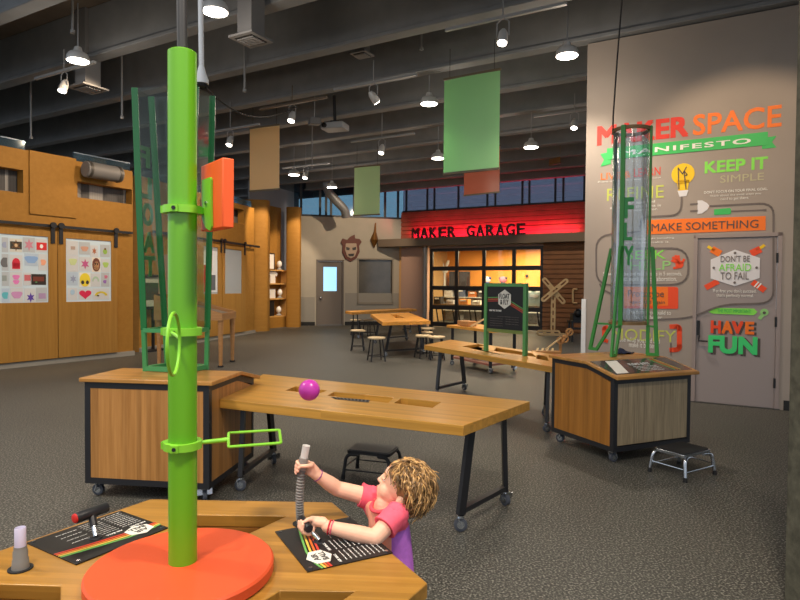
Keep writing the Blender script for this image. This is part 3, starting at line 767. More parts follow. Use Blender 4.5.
# round hoop reaching towards the camera
hc = aty(173.6, 344, 1.47); ax = Vector((.985, .17, .0)).normalized(); rr = .076
m = MB(); vv = Vector((-.17, .985, 0)); hp = [hc+vv*rr*math.cos(2*PI*k/36)+ZX*rr*math.sin(2*PI*k/36) for k in range(36)]
m.tube(hp, .0042, 8, closed=True); m.tube([pc+Vector((-.015, -PR-.005, zc2)), hc+vv*rr+ZX*.008], .005, 8)
m.build('round_hoop', 'lime2', pole)
# rectangular hoop reaching to the right
q = [atz(*p, zc3) for p in ((228.5, 433), (279.5, 430), (281, 443), (228.5, 447))]
m = MB(); m.tube(arcpts([(q[0]+q[3])/2, q[3], q[2], q[1], q[0], (q[0]+q[3])/2], .008), .0045, 8)
jn = (q[0]+q[3])/2; m.tube([pc+Vector((PR, -.01, zc3)), pc+ZX*zc3+(jn-pc-ZX*zc3)*.35, jn], [.009, .006, .008], 10)
m.build('square_hoop', 'lime2', pole)
# black air line from the pole up to the ceiling
m = MB(); m.tube([pc+ZX*(zt+.001), pc+Vector((-.004, .0, zt+.3)), pc+Vector((-.03, .01, zt+1.2)), pc+Vector((-.03, .02, ZB+.2))], .0145, 14)
tag(m.build('air_line', mat('black ribbed tubing', (46, 46, 48), .5)), 'black tube running up from the lime green pole to the ceiling', 'tube')
# nozzle at the left hand panel
b = atz(20.5, 569, H6)
nz = thing('air_nozzle', 'short grey nozzle with white lilac tip at the left edge of the table', 'nozzle', b)
m = MB(); m.lathe([(.0, .0005), (.034, .0005), (.034, .004), (0, .004)], b, 24); m.build('grommet', 'rubber', nz)
m = MB(); m.lathe([(.024, .004), (.022, .03), (.02, .034), (.02, .055), (.0175, .06), (.0175, .07), (0, .07)], b, 24); m.build('cuff', 'mgrey', nz)
m = MB(); m.lathe([(.0155, .07), (.0155, .124), (.014, .126), (.0128, .124), (.0128, .09), (0, .09)], b, 24); m.build('tip', mat('pale lilac plastic', (196, 190, 214), .35), nz)
# levers
MT['redcap'] = mat('red end cap', (205, 40, 36), .4)
def lever(base, c0, c1, label, capred, sl=.48):
    th = thing('lever', label, 'lever', base)
    d = (c1-c0).normalized(); mid = (c0+c1)/2; GR = .018 if capred else .0145
    m = MB(); m.lathe([(.022, .0045), (.02, .008), (0, .008)], base, 20); m.build('flange', 'black', th)
    m = MB(); m.cyl(base+ZX*.008, base+(mid-base)*(sl+.02), .0085, .0085, 16); m.build('rod', 'steel', th)
    m = MB(); m.cyl(base+(mid-base)*sl, mid, .0125, .0125, 16); m.build('sleeve', 'black', th)
    m = MB(); m.tube([c0, c0+d*.004, c1-d*.004, c1], [GR-.002, GR, GR, GR-.002], 20); m.build('grip', 'black', th)
    if capred:
        m = MB(); m.tube([c0-d*.007, c0-d*.005, c0-d*.0005], [.011, .015, .016], 20); m.build('end_cap', 'redcap', th)
    return th
c0, c1 = loc6(4, .508, .01, H6+.072), loc6(4, .511, -.104, H6+.074)
lever(loc6(4, .457, -.03, H6), c0, c1, 'black T handled lever with red end on the left hand panel', True)
E1 = aty(309.5, 529, 1.985); _, T0 = sec(0); E2 = E1+T0*.085+ZX*.004
lever(loc6(0, .452, .035, H6), E1, E2, 'black lever gripped by the child on the right hand panel', False, .7)
# corrugated hose held by the child
hb = loc6(0, .449, .213, H6); htop = aty(306.3, 446, 2.12); hmid = aty(302.5, 466, 2.12)
hs = thing('air_hose', 'grey corrugated hose with white tip held upright by the child', 'hose', hb)
m = MB(); m.lathe([(0, .0005), (.03, .0005), (.03, .004), (0, .004)], hb, 24); m.build('grommet', 'rubber', hs)
pts = []; rs = []; n = 126
hk = hmid+(htop-hmid)*.0
for i in range(n+1):
    t = i/n; p = (hb+ZX*.004)*(1-t)**2+(aty(297.5, 500, 2.118))*2*t*(1-t)+hk*t*t
    pts.append(p); rs.append(.0135+.002*math.sin(i*PI/3))
m = MB(); m.tube(pts, rs, 16); m.build('corrugated_tube', 'mgrey', hs)
m = MB(); d = (htop-hmid).normalized(); m.tube([hmid-d*.012, hmid, hmid+d*.03, hmid+d*.032], [.017, .017, .0165, .0145], 20); m.build('cuff', mat('grey hose cuff', (138, 132, 128), .45), hs)
m = MB(); m.tube([hmid+d*.032, htop], .0135, 20); m.ring(htop, d, .010, .0138, .004, 24); m.build('tip', mat('off white hose tip', (214, 210, 206), .4), hs)
# ball kept up by the air stream
bc = aty(309.3, 390, 2.12); m = MB(); m.ell(bc, .0375, 32)
tag(m.build('ball', mat('glossy magenta ball', (206, 62, 176), .28, 0, .5), ang=180), 'small magenta ball hovering in the air above the hose', 'ball')
# ================================================================== cabinets
def casters(parent, pts, r=.045, world=True, faces=None):
    for i, (x, y) in enumerate(pts):
        a = (i*2.1) % 6.28
        u = Vector((math.cos(a), math.sin(a), 0)); v = Vector((-u.y, u.x, 0)); c = Vector((x, y, r+.001))
        m = MB(); m.cyl(Vector((x, y, r*2.05)), Vector((x, y, r*2.35)), r*.55, n=12)
        for s in (-1, 1): m.bar(c+v*s*r*.45, Vector((x, y, r*2.1))+v*s*r*.45-u*r*.35, .007, r*1.5, up=v)
        m.bar(Vector((x, y, r*2.05))-u*r*.1-v*r*.5, Vector((x, y, r*2.05))-u*r*.1+v*r*.5, r*.9, .008, up=ZX)
        o = m.build('caster', 'steel', parent, world=world)
        m = MB(); m.tube([c-v*r*.33, c-v*r*.28, c+v*r*.28, c+v*r*.33], [r*.8, r*.94, r*.94, r*.8], 20); w_ = m.build('wheel', 'caster', o, world=world)
        m = MB(); m.cyl(c-v*r*.36, c+v*r*.36, r*.55, n=16); m.build('hub', 'steel', w_, world=world)
def cabinet(label, loc, rz, W, D, sidemat, frontmat, topmat):
    t = thing('cabinet', label, 'cabinet', loc, rz)
    x, y = W/2, D/2; zb, zt_, zf = .1, .83, .742; ys = -y+.31
    k = .0
    L = dict(world=False)
    th = .028
    def prof(o): return [(y+o, zt_-th), (y+o, zt_), (ys, zt_), (-y-.045-o, zf+.0), (-y-.045-o, zf-th), (ys, zt_-th)]
    m = MB(); m.prism(prof(.02), (-x-.03, 0, 0), (0, 1, 0), ZX, W+.06); m.build('top', topmat, t, bevel=.005, **L)
    s = .042
    m = MB()
    for sx in (-1, 1):
        a = sx*(x-s/2)
        m.box((a, y-s/2, (zb+zt_-th)/2), (s, s, zt_-th-zb)); zz = zt_-th-(ys+y-.02)/(ys+y+.045)*(zt_-zf)
        m.box((a, -y+s/2, (zb+zz)/2), (s, s, zz-zb))
        m.box((a, 0, zb+s/2), (s, D-2*s, s)); m.box((a, (ys+y-s)/2+.01, zt_-th-s/2), (s, y-s-ys, s))
        m.bar((a, ys+.02, zt_-th-s/2), (a, -y+.02, zz-s/2), s, s)
    for yy in (-y+s/2, y-s/2):
        m.box((0, yy, zb+s/2), (W-2*s, s, s))
    m.box((0, y-s/2, zt_-th-s/2), (W-2*s, s, s)); m.box((0, -y+s/2, zf-th-s/2-.002), (W-2*s, s, s))
    m.build('frame', 'black', t, **L)
    for sx in (-1, 1):
        m = MB(); pr = [(-y+s, zb+s), (y-s, zb+s), (y-s, zt_-th-s), (ys, zt_-th-s), (-y+s, zf-th-s+.01)]
        m.prism(pr, (sx*(x-.012)-.01, 0, 0), (0, 1, 0), ZX, .02); m.build('side_panel', sidemat, t, **L)
    m = MB(); m.box((0, -y+.012, (zb+zf)/2-.005), (W-2*s, .02, zf-zb-2*s-th)); m.build('front_panel', frontmat, t, **L)
    m = MB(); m.box((0, y-.012, (zb+zt_-th)/2), (W-2*s, .02, zt_-zb-2*s-th)); m.build('back_panel', sidemat, t, **L)
    # instruction panel lying on the sloped front
    u = Vector((1, 0, 0)); p0 = Vector((0, -y-.045, zf)); v = (Vector((0, ys, zt_))-p0); Lv = v.length; v.normalize()
    m = MB(); m.prism([(-x+.0, .03), (x-.0, .03), (x, Lv-.02), (-x, Lv-.02)], p0+u.cross(v)*.0005, u, v, .004)
    g = m.build('graphic_panel', mat('glossy graphite panel', (66, 64, 64), .12, 0, .8), t, **L)
    def on(a0, b0, a1, b1, name, mm, sh=0): 
        m = MB(); m.prism([(a0, b0), (a1, b0), (a1+sh, b1), (a0+sh, b1)], p0+u.cross(v)*.005, u, v, .001); return m.build(name, mm, g, **L)
    on(-x+.03, .05, -x+.16, Lv-.04, 'white_field', 'cream', .12)
    for i, mm in enumerate(('stripe_g', 'stripe_o', 'stripe_y')): on(x-.2+.03*i, .05, x-.185+.03*i, Lv-.04, 'stripe', mm, -.05)
    m = MB(); text_on(m, 'FLOAT & FLY', p0+u*-.12+v*.2+u.cross(v)*.005, u, v, .24, .045, .02, .001); 
    for i in range(4): text_on(m, 'build something and send it up the tube', p0+u*-.12+v*(.16-.03*i)+u.cross(v)*.005, u, v, .27, .014, 0, .001)
    m.build('lettering', vw, g, **L)
    casters(t, [(sx*(x-.06), sy*(y-.06)) for sx in (-1, 1) for sy in (-1, 1)], .042, False)
    return t
MT['oak1'] = wood('oak slat panel', (156, 106, 52), (182, 130, 72), 0, 'z', .035, .4)
MT['oak2'] = wood('amber slat panel', (146, 94, 34), (172, 116, 48), 0, 'z', .03, .4)
MT['oak3'] = wood('weathered ash panel', (128, 112, 88), (168, 150, 120), 0, 'z', .02, .45, 1.5)
MT['oaktop'] = wood('honey cabinet top', (172, 120, 58), (192, 140, 74), 0, 'x', .04, .3)
ang1 = math.atan2(.13, -.99); y1 = Vector((-.13, -.99, 0)).normalized()
n1p = Vector((-1.715, 4.045, 0)); CAB1 = n1p-y1*.40
cabinet('honey oak cabinet on casters left of the long table', CAB1, ang1, .90, .80, 'oak1', 'oak1', 'oaktop')
a2 = math.radians(24); x2 = Vector((math.cos(a2), math.sin(a2), 0)); y2 = Vector((-x2.y, x2.x, 0))
CAB2 = Vector((1.785, 4.965, 0))+x2*.445+y2*.405
cabinet('amber oak cabinet on casters below the painted manifesto wall', CAB2, a2, .89, .81, 'oak2', 'oak3', 'oaktop')
# ================================================================== trapezoid tables
def table(name, label, pts, legs, holes, z, topmat, th=.063, grp=None, wellmat='bam_in'):
    cx = sum((Vector((p[0], p[1], 0)) for p in pts), Vector())/4
    t = thing(name, label, 'table', cx, 0, grp)
    m = MB().zprism([(p[0], p[1]) for p in pts], z-th, z, [[(q[0], q[1]) for q in h] for h in holes])
    m.build('tabletop', topmat, t, bevel=.003)
    for h in holes:
        q = [Vector((p[0], p[1], 0)) for p in h]; c = sum(q, Vector())/4
        o = [(c+(p-c)*1.05) for p in q]; i = [(c+(p-c)*1.002) for p in q]
        m = MB(); m.zprism([(p.x, p.y) for p in o], z-th-.05, z-th-.04); m.zprism([(p.x, p.y) for p in o], z-th-.04, z-th-.0005, [[(p.x, p.y) for p in i]])
        m.build('tray_well', wellmat, t)
    for pair in legs:
        fl_ = [Vector((p[0], p[1], .105)) for p in pair]; mid = (fl_[0]+fl_[1])/2
        tp = [Vector((f.x, f.y, 0))+(Vector((mid.x, mid.y, 0))-Vector((f.x, f.y, 0)))*.28+ZX*(z-th-.0005) for f in fl_]
        tp = [p+(Vector((cx.x, cx.y, p.z))-p)*-.02 for p in tp]
        for f, p in zip(fl_, tp): 
            m = MB(); m.bar(f, p, .03, .055); m.build('leg', 'black', t)
        m = MB(); e = (fl_[1]-fl_[0]).normalized(); m.bar(fl_[0]+ZX*.02+e*.018, fl_[1]+ZX*.02-e*.018, .04, .03)
        m.build('stretcher', 'black', t)
        casters(t, [(f.x, f.y) for f in fl_], .043)
    return t
hz = .68
T1 = [(-1.252, 4.155), (.37, 3.42), (.91, 4.16), (-1.215, 5.33)]
ta = math.atan2(3.42-4.16, .37+1.27)
MT['bam1'] = wood('bamboo table top', (178, 128, 52), (198, 148, 68), ta, 'x', .035, .3)
px1 = [[(296, 386), (327, 390.5), (317.5, 394), (285, 390.3)], [(334, 391.8), (394, 397.3), (388, 402.8), (327, 395.5)], [(401, 398), (441, 402), (432.5, 407.7), (393.8, 403)]]
hl1 = [[atz(*p, hz) for p in h] for h in px1]
tb1 = table('work_table', 'long bamboo work table behind the hovering ball', T1, [((-1.13, 4.26), (-1.03, 4.9)), ((.375, 3.58), (.72, 4.01))], hl1, hz, 'bam1')
q = [atz(*p, hz) for p in ((331, 397.2), (335, 399.3), (368.5, 402.6), (370, 400.4))]
m = MB().zprism([(p.x, p.y) for p in q], hz+.0005, hz+.003); vp = m.build('vent_plate', 'grey_steel', tb1)
for i in range(10):
    a = q[0]+(q[3]-q[0])*(i+.5)/10; b_ = q[1]+(q[2]-q[1])*(i+.5)/10
    m = MB(); m.bar(a+(b_-a)*.15+ZX*.004, a+(b_-a)*.85+ZX*.004, .012, .001, up=ZX); m.build('slot', 'rubber', vp)
T2 = [(.33, 8.06), (1.53, 5.97), (1.86, 7.0), (.76, 8.9)]
tb = math.atan2(5.97-8.06, 1.2)
MT['bam2'] = wood('bamboo table top further back', (178, 128, 52), (198, 148, 68), tb, 'x', .035, .3)
px2 = [[(470, 348), (486, 345.4), (478, 344), (462, 346.2)], [(494, 351), (536, 357), (532, 353.2), (496, 347.6)], [(536, 358.5), (549, 361), (547, 356.5), (538, 354.6)]]
hl2 = [[atz(*p, hz) for p in h] for h in px2]
table('work_table', 'bamboo work table carrying the black framed instruction sign', T2, [((.5, 7.9), (.92, 8.45)), ((1.5, 6.06), (1.66, 6.8))], hl2, hz, 'bam2')
# standing sign on that table
f0, f1 = atz(486, 351, hz), atz(525, 356, hz); sx = (f1-f0).normalized(); sn = Vector((sx.y, -sx.x, 0))
sg = thing('instruction_sign', 'black exhibit sign in a green frame standing on the far work table', 'sign', (f0+f1)/2)
sL = (f1-f0).length; ztp = 1.515; g0_ = Vector((f0.x, f0.y, 0)); g1_ = Vector((f1.x, f1.y, 0))
for p in (f0, f1): 
    m = MB(); m.box(p+ZX*(ztp-hz)/2, (.046, .045, ztp-hz), math.atan2(sx.y, sx.x)); m.build('post', 'sgreen', sg, bevel=.004)
for z in (ztp-.02, .945): 
    m = MB(); m.box((g0_+g1_)/2+ZX*(z), (sL-.056, .04, .04), math.atan2(sx.y, sx.x))
    (m.build('top_rail', 'sgreen', sg) if z > 1.2 else m.build('bottom_rail', mat('olive rail', (110, 128, 60), .5), sg))
m = MB(); m.box((g0_+g1_)/2+ZX*(.966+ztp-.041)/2, (sL-.056, .02, ztp-.041-.966), math.atan2(sx.y, sx.x)); bd = m.build('board', 'graphic', sg)
so = g0_+sn*.0105; 
for i, mm in enumerate(('stripe_g', 'stripe_o', 'stripe_r')):
    m = MB(); a = 1.30-.022*i
    for (p, q) in (((.03, a+.04), (.3, a+.05)), ((.3, a+.05), (sL-.03, a-.08))): m.bar(so+sx*p[0]+ZX*p[1], so+sx*q[0]+ZX*q[1], .008, .002, up=sn)
    m.build('stripe', mm, bd)
m = MB(); hc_ = so+sx*sL*.5+ZX*1.325; m.prism([(.115*math.cos(PI/2+PI/3*i), .115*math.sin(PI/2+PI/3*i)) for i in range(6)], hc_+sn*.003, sx, ZX, .004); m.build('logo', 'cream', bd)
m = MB(); text_on(m, 'FLOAT', hc_+sn*.008-sx*.08+ZX*.006, sx, ZX, .16, .06, .02, .001); text_on(m, '& FLY', hc_+sn*.008-sx*.065-ZX*.064, sx, ZX, .13, .06, .02, .001); m.build('lettering', 'graphic', bd)
m = MB(); text_on(m, 'WHAT WILL YOU MAKE?', so+sx*.06+ZX*1.175, sx, ZX, .2, .022, .02, .001)
m.build('lettering', vw, bd)
m = MB()
for i in range(5): text_on(m, 'Build a flying object and test it in the tube', so+sx*(.08 if i else .2)+ZX*(1.11-.028*i), sx, ZX, .2, .013, 0, .001); 
for i in range(4): text_on(m, 'Does it float or does it fly away', so+sx*(.33)+ZX*(1.11-.028*i), sx, ZX, .2, .013, 0, .001)
m.build('lettering', vgrey, bd)
# ================================================================== wind tubes
c1m = Matrix.Translation(CAB1) @ Matrix.Rotation(ang1, 4, 'Z')
zt_, zb_, zs_ = 2.86, .8305, 1.135
nl, nr = aty(135, 200, 4.27), aty(196, 200, 4.24); fl2, fr2 = aty(151.5, 200, 4.47), aty(212.5, 200, 4.44)
TOPc = [Vector((p.x, p.y, zt_)) for p in (nl, nr, fr2, fl2)]
nb = [atz(145.5, 371, .8305), atz(186, 373, .8305)]; dd = Vector((.085, .2, 0))
BOT = [nb[0], nb[1], nb[1]+dd, nb[0]+dd]
MID = [b+(t-b)*((zs_-zb_)/(zt_-zb_)) for b, t in zip(BOT, TOPc)]
ft = thing('wind_tube', 'tall clear square wind tube with green edges on the left cabinet', 'wind tube', sum(BOT, Vector())/4)
MT['acry'] = clear('clear acrylic sheet', (240, 246, 242), .05, .03)
for i in range(4):
    m = MB(); m.bar(MID[i], TOPc[i], .012, .045, up=(1, 0, 0)); m.build('edge_bar', 'dgreen', ft)
for i in range(4):
    j = (i+1) % 4; a, b, c, d = MID[i], MID[j], TOPc[j], TOPc[i]; n_ = (b-a).cross(d-a).normalized()*.004
    m = MB(); vs = [a, b, c, d, a+n_, b+n_, c+n_, d+n_]; m.add(vs, [(3, 2, 1, 0), (4, 5, 6, 7), (0, 1, 5, 4), (1, 2, 6, 5), (2, 3, 7, 6), (3, 0, 4, 7)])
    m.build('acrylic_panel', 'acry', ft)
MT['stand_g'] = mat('green stand', (64, 140, 84), .35)
m = MB()
for i in range(4):
    j = (i+1) % 4
    m.bar(BOT[i]+ZX*.0, MID[i], .03, .03); m.bar(BOT[i]+ZX*.02, BOT[j]+ZX*.02, .03, .034); m.bar(MID[i], MID[j], .03, .03)
m.build('stand', 'stand_g', ft)
m = MB()
for ch, y0, y1_ in (('F', 167, 146), ('L', 198, 176), ('O', 225, 202), ('A', 252, 231), ('T', 276, 255)):
    z0, z1 = CAMZ-(y0-283)*4.37/600, CAMZ-(y1_-283)*4.37/600; f = ((z0+z1)/2-zs_)/(zt_-zs_)
    a, b = MID[3]+(TOPc[3]-MID[3])*f, MID[0]+(TOPc[0]-MID[0])*f; w_ = (b-a)
    text_on(m, ch, Vector((a.x, a.y, z0))+w_*.27, w_.normalized(), ZX, w_.length*.56, z1-z0, .04, .004)
m.build('lettering', 'green', ft)
# cable drop to that tube
cd = thing('cable_drop', 'white cord with bell shaped fitting dropping to the square wind tube', 'cord', aty(201.5, 86, 4.36))
b = aty(201.5, 86, 4.36)
m = MB(); m.lathe([(.028, .01), (.05, .015), (.05, .045), (.03, .1), (.02, .14), (0, .14)], b, 20); m.build('fitting', 'white', cd)
m = MB(); m.tube([b+ZX*.14, b+Vector((-.005, 0, .5)), b+Vector((-.02, 0, ZB-b.z))], .019, 12); m.build('cord', 'white', cd)
m = MB(); m.lathe([(0, -.008), (.04, -.008), (.046, .01), (0, .01)], b, 20); m.build('socket', 'rubber', cd)
pts = [b+Vector((.03, 0, -.01)), aty(222, 103, 5), aty(240, 114, 5.6), aty(258, 118.2, 6.4), aty(275, 116, 7.2), aty(297, 107, 8.2)]
m = MB(); m.tube(arcpts(pts, .8, 6), .007, 8); tag(m.build('cable', 'rubber'), 'thin black cable sagging from the white cord towards the ceiling', 'cable')
# round tube on the right cabinet
fL, fF, fR = atz(590, 349.5, .8305), atz(611.5, 357, .8305), atz(657, 356, .8305)
tc = (atz(632, 352, .83)); tcn = Vector((tc.x, tc.y, 0)); tcn = Vector((aty(628.5, 300, 5.82).x, 5.82, 0))
RT = .167; zc0, zc1_ = CAMZ-(322-286.5)*5.82/600, CAMZ-(131-286.3)*5.82/600
ff = thing('wind_tube', 'tall clear round wind tube on green legs on the right cabinet', 'wind tube', tcn+ZX*.83)
m = MB(); m.ring(tcn+ZX*(zc0+zc1_)/2, ZX, RT-.006, RT, zc1_-zc0-.04, 48); m.build('clear_tube', clear('clear tube', (236, 242, 246), .14, .06, .05, (222, 230, 245)), ff)
MT['rim'] = wood('ring wood', (130, 100, 62), (160, 126, 82), 0, 'x', 0, .5)
for z in (zc0, zc1_): 
    m = MB(); m.ring(tcn+ZX*z, ZX, RT-.012, RT+.014, .03, 48); m.build('ring', 'rim', ff)
aD = {'l': math.radians(170), 'f': math.radians(248), 'r': math.radians(340)}
m_ = MB()
feet = {'l': fL, 'f': fF, 'r': fR}
for key, a in aD.items():
    d = Vector((math.cos(a), math.sin(a), 0)); foot = feet[key]
    d2 = (foot-tcn); d2.z = 0; d2.normalize()
    d = d2; r0 = tcn+d*(RT+.016)
    m = MB(); m.bar(r0+ZX*(zc0-.02), r0+ZX*(zc1_+.02), .04, .016, up=d)
    m.build('upright', 'green', ff)
    f_o = Vector((foot.x, foot.y, .8305)); f_i = f_o-d*.085; zk = CAMZ-(248-286)*5.75/600
    m = MB(); m.bar(r0+d*.03+ZX*zk, f_o+ZX*.0, .02, .035, up=d); m.bar(r0+ZX*(zc0-.02), f_i+ZX*.01, .02, .03, up=d); m.bar(f_i+ZX*.012-d*.01, f_o+ZX*.012, .024, .03, up=ZX)
    p = (r0+d*.03+ZX*zk); q_ = p+(f_o-p)*(zk-zc0+.03)/(zk-.83); m.bar(r0+ZX*(zc0-.025), q_, .02, .02); m.bar(r0-d*.002+ZX*zk, r0+d*.04+ZX*zk, .03, .04)
    m.build('leg', 'green', ff)
m = MB(); d = (fF-tcn); d.z = 0; d.normalize(); e = Vector((-d.y, d.x, 0)); r0 = tcn+d*(RT+.012)
for ch, y0, y1_, wd in (('F', 217.5, 197, .085), ('L', 239.5, 222, .075), ('Y', 264, 245, .09)):
    z0, z1 = CAMZ-(y0-286)*5.68/600, CAMZ-(y1_-286)*5.68/600
    text_on(m, ch, r0+d*.006+Vector((.93, -.36, 0))*.02+ZX*z0, Vector((.93, -.36, 0)), ZX, wd, z1-z0, .03, .008)
m.build('lettering', mat('bright green letters', (40, 150, 66), .35), ff)
m = MB(); p = aty(613, 127, 5.75); m.tube([p-ZX*.03, p+ZX*.1, aty(617.5, 55, 5.73), aty(622, 0, 5.7), Vector((aty(624, -20, 5.66).x, 5.66, ZB+.3))], .0075, 8); 
tag(m.build('cord', 'rubber'), 'thin black cord hanging above the round wind tube', 'cord')
# dark cloth on the right cabinet
m = MB(); p = atz(622, 353.5, .831)
g = []
for i in range(9):
    for j in range(7):
        g.append(p+x2*(-.1+.2*i/8)+y2*(-.06+.12*j/6)+ZX*(.004+.045*math.exp(-((i-3.5)/2.2)**2-((j-3)/2)**2)+.006*math.sin(i*1.7+j)))
fs = [(i*7+j, (i+1)*7+j, (i+1)*7+j+1, i*7+j+1) for i in range(8) for j in range(6)]
m.add(g, fs); o = m.build('cloth', mat('navy fabric', (52, 56, 78), .9)); s = o.modifiers.new('thick', 'SOLIDIFY'); s.thickness = .006; s.offset = 1
tag(o, 'crumpled dark blue cloth under the round wind tube', 'cloth')
# ================================================================== step stools
def stepstool(label, c, rz, W, D, Hh, legm, topm, padm):
    t = thing('step_stool', label, 'stool', c, rz, None); k = dict(world=False)
    m = MB(); m.prism(rrect(-W/2, -D/2, W/2, D/2, .03), (0, 0, Hh-.03), (1, 0, 0), (0, 1, 0), .024); m.build('step', topm, t, bevel=.004, **k)
    m = MB(); m.prism(rrect(-W/2+.012, -D/2+.012, W/2-.012, D/2-.012, .025), (0, 0, Hh-.006), (1, 0, 0), (0, 1, 0), .006); m.build('tread', padm, t, **k)
    for sx in (-1, 1):
        for sy in (-1, 1):
            x, y = sx*(W/2-.005), sy*(D/2+.005)
            m = MB(); m.tube(arcpts([(x-sx*.09, y-sy*.02, Hh-.035), (x, y-sy*.005, Hh-.035), (x+sx*.018, y+sy*.014, .02)], .05, 6), .0135, 12); l = m.build('leg', legm, t, **k)
            m = MB(); m.cyl((x+sx*.019, y+sy*.0145, 0), (x+sx*.0176, y+sy*.0135, .035), .017, .014, 12); m.build('rubber_foot', 'rubber', l, **k)
    m = MB()
    for sy in (-1, 1): m.tube([(-W/2-.007, sy*(D/2+.014), .07), (W/2+.007, sy*(D/2+.014), .07)], .006, 8)
    for sx in (-1, 1): m.tube([(sx*(W/2+.008), -D/2-.012, .09), (sx*(W/2+.008), D/2+.012, .09)], .006, 8)
    m.build('brace', legm, t, **k)
    return t
q = [Vector(v) for v in ((2.06, 4.78, 0), (2.17, 4.53, 0), (2.47, 4.74, 0), (2.35, 4.98, 0))]
c = sum(q, Vector())/4; stepstool('chrome legged step stool with black tread beside the right cabinet', c, math.atan2(.21, .3)-.06, .36, .27, .205, 'steel', 'steel', 'rubber')
c = Vector((-.2, 4.63, 0)); stepstool('black metal step stool on the floor behind the child', c, math.radians(-18), .35, .25, .22, 'black', 'black', mat('grey ribbed tread', (88, 88, 88), .7))
# ================================================================== LEFT WALL: sliding doors with drawings
LAMPS = []; SPOTS = []
dt0 = W1.Z(50, 231.5)
def sliding_door(P, x0, x1, ztop, pane, label, hang, off=.03, panemat='lightpane'):
    a, b = P.S(x0), P.S(x1); pa, pz0, pb, pz1 = pane
    t = thing('sliding_door', label, 'door', P.P((a+b)/2, .1, off))
    m = MB(); P.slab(m, [(a, .1), (b, .1), (b, ztop), (a, ztop)], off, off+.05, holes=[[(pa, pz0), (pb, pz0), (pb, pz1), (pa, pz1)]])
    m.build('door_leaf', 'corkdoor', t, bevel=.004)
    P.rslab(MB(), pa, pz0, pb, pz1, off+.012, off+.03).build('window_pane', panemat, t)
    for hx_ in hang:
        s = P.S(hx_); m = MB(); P.rslab(m, s-.035, ztop-.22, s+.035, ztop+.14, off+.051, off+.07)
        c = P.P(s, ztop+.11, off+.06); m.cyl(c, c+P.n*.035, .055, n=14); m.build('roller_hanger', 'black', t)
    return t
MT['lightpane'] = emit('backlit frosted pane', (190, 206, 216), .12)
p1 = list(W1.rect(-40, 235, 46, 303)); 
r2 = list(W1.rect(64, 239, 109, 300))
zp0 = (W1.Z(46, 303)+W1.Z(64, 301))/2; zp1 = (W1.Z(46, 237)+W1.Z(64, 238.5))/2
p1[1] = r2[1] = zp0; p1[3] = r2[3] = zp1; p1[0] = W1.S(-40)
sliding_door(W1, -62, 55.2, dt0, p1, 'left sliding veneer door covered in drawings, nearer the camera', (50.5,))
sliding_door(W1, 55.8, 115, dt0, r2, 'sliding veneer door with a red heart drawing in its window', (58.6, 113.4))
t = thing('door_track', 'black sliding door rail along the near wood wall', 'rail', W1.P(W1.S(20), dt0+.07, .0))
zr_ = W1.Z(50, 226.2)
m = MB(); W1.rslab(m, sA, zr_-.025, W1.S(131), zr_+.025, .06, .075); m.build('rail', 'black', t)
for px in (-30, 20, 80, 124): m = MB(); c = W1.P(W1.S(px), zr_, 0); m.cyl(c, c+W1.n*.06, .02, n=10); m.build('standoff', 'black', t)
# drawings: (door, px rect in photo, paper colour, motif, motif colour, label)
PAP = {}
def paper(c):
    if c not in PAP: PAP[c] = mat('paper %d %d %d' % c, c, .85)
    return PAP[c]
dr_off = .03+.032
def drawing(px, pap, motifs, label):
    x0, y0, x1, y1 = px
    a, z0, b, z1 = W1.rect(x0, y0, x1, y1)
    if True:
        cx, cz = (a+b)/2, (z0+z1)/2
    m = MB(); W1.rslab(m, a, z0, b, z1, dr_off, dr_off+.003); o = m.build('drawing', paper(pap))
    tag(o, label, 'drawing', 'drawings taped to the sliding doors')
    hw, hh = (b-a)/2, (z1-z0)/2
    def pl(pts, mm, nm='picture', d=.004):
        m = MB(); W1.slab(m, [(cx+x*hw, cz+y*hh) for x, y in pts], dr_off+d, dr_off+d+.002); m.build(nm, mm, o)
    for kind, col, cx_, cy_, s in motifs:
        s = min(.95, s*1.3)
        mm = paper(col)
        if kind == 'disc': pl([(cx_+s*math.cos(2*PI*k/14), cy_+s*math.sin(2*PI*k/14)) for k in range(14)], mm)
        elif kind == 'heart': pl([(cx_+s*.062*16*math.sin(u)**3, cy_+s*.062*(13*math.cos(u)-5*math.cos(2*u)-2*math.cos(3*u)-math.cos(4*u))) for u in [2*PI*k/24 for k in range(24)]], mm)
        elif kind == 'star': pl([(cx_+s*(1 if k % 2 else .45)*math.cos(2*PI*k/12), cy_+s*(1 if k % 2 else .45)*math.sin(2*PI*k/12)) for k in range(12)], mm)
        elif kind == 'box': pl([(cx_-s, cy_-s*.6), (cx_+s, cy_-s*.6), (cx_+s, cy_+s*.6), (cx_-s, cy_+s*.6)], mm)
        elif kind == 'blob': pl([(cx_+s*(1+.25*math.sin(3*u+cx_*9))*math.cos(u), cy_+s*(.8+.2*math.cos(2*u))*math.sin(u)) for u in [2*PI*k/18 for k in range(18)]], mm)
        elif kind == 'dot': pl([(cx_+s*math.cos(2*PI*k/8), cy_+s*math.sin(2*PI*k/8)) for k in range(8)], mm, 'picture_detail', .0065)
        elif kind == 'bow': pl([(cx_+s*math.cos(u), cy_-.3+s*math.sin(u)) for u in [PI*k/10 for k in range(11)]]+[(cx_+s*.6*math.cos(u), cy_-.3+s*.6*math.sin(u)) for u in [PI-PI*k/10 for k in range(11)]], mm)
def q15(c): return (c[0]*.15, 220+c[1]*.15, c[2]*.15, 220+c[3]*.15)
W_ = (206, 210, 216); G_ = (184, 192, 200); B_ = (184, 202, 222)
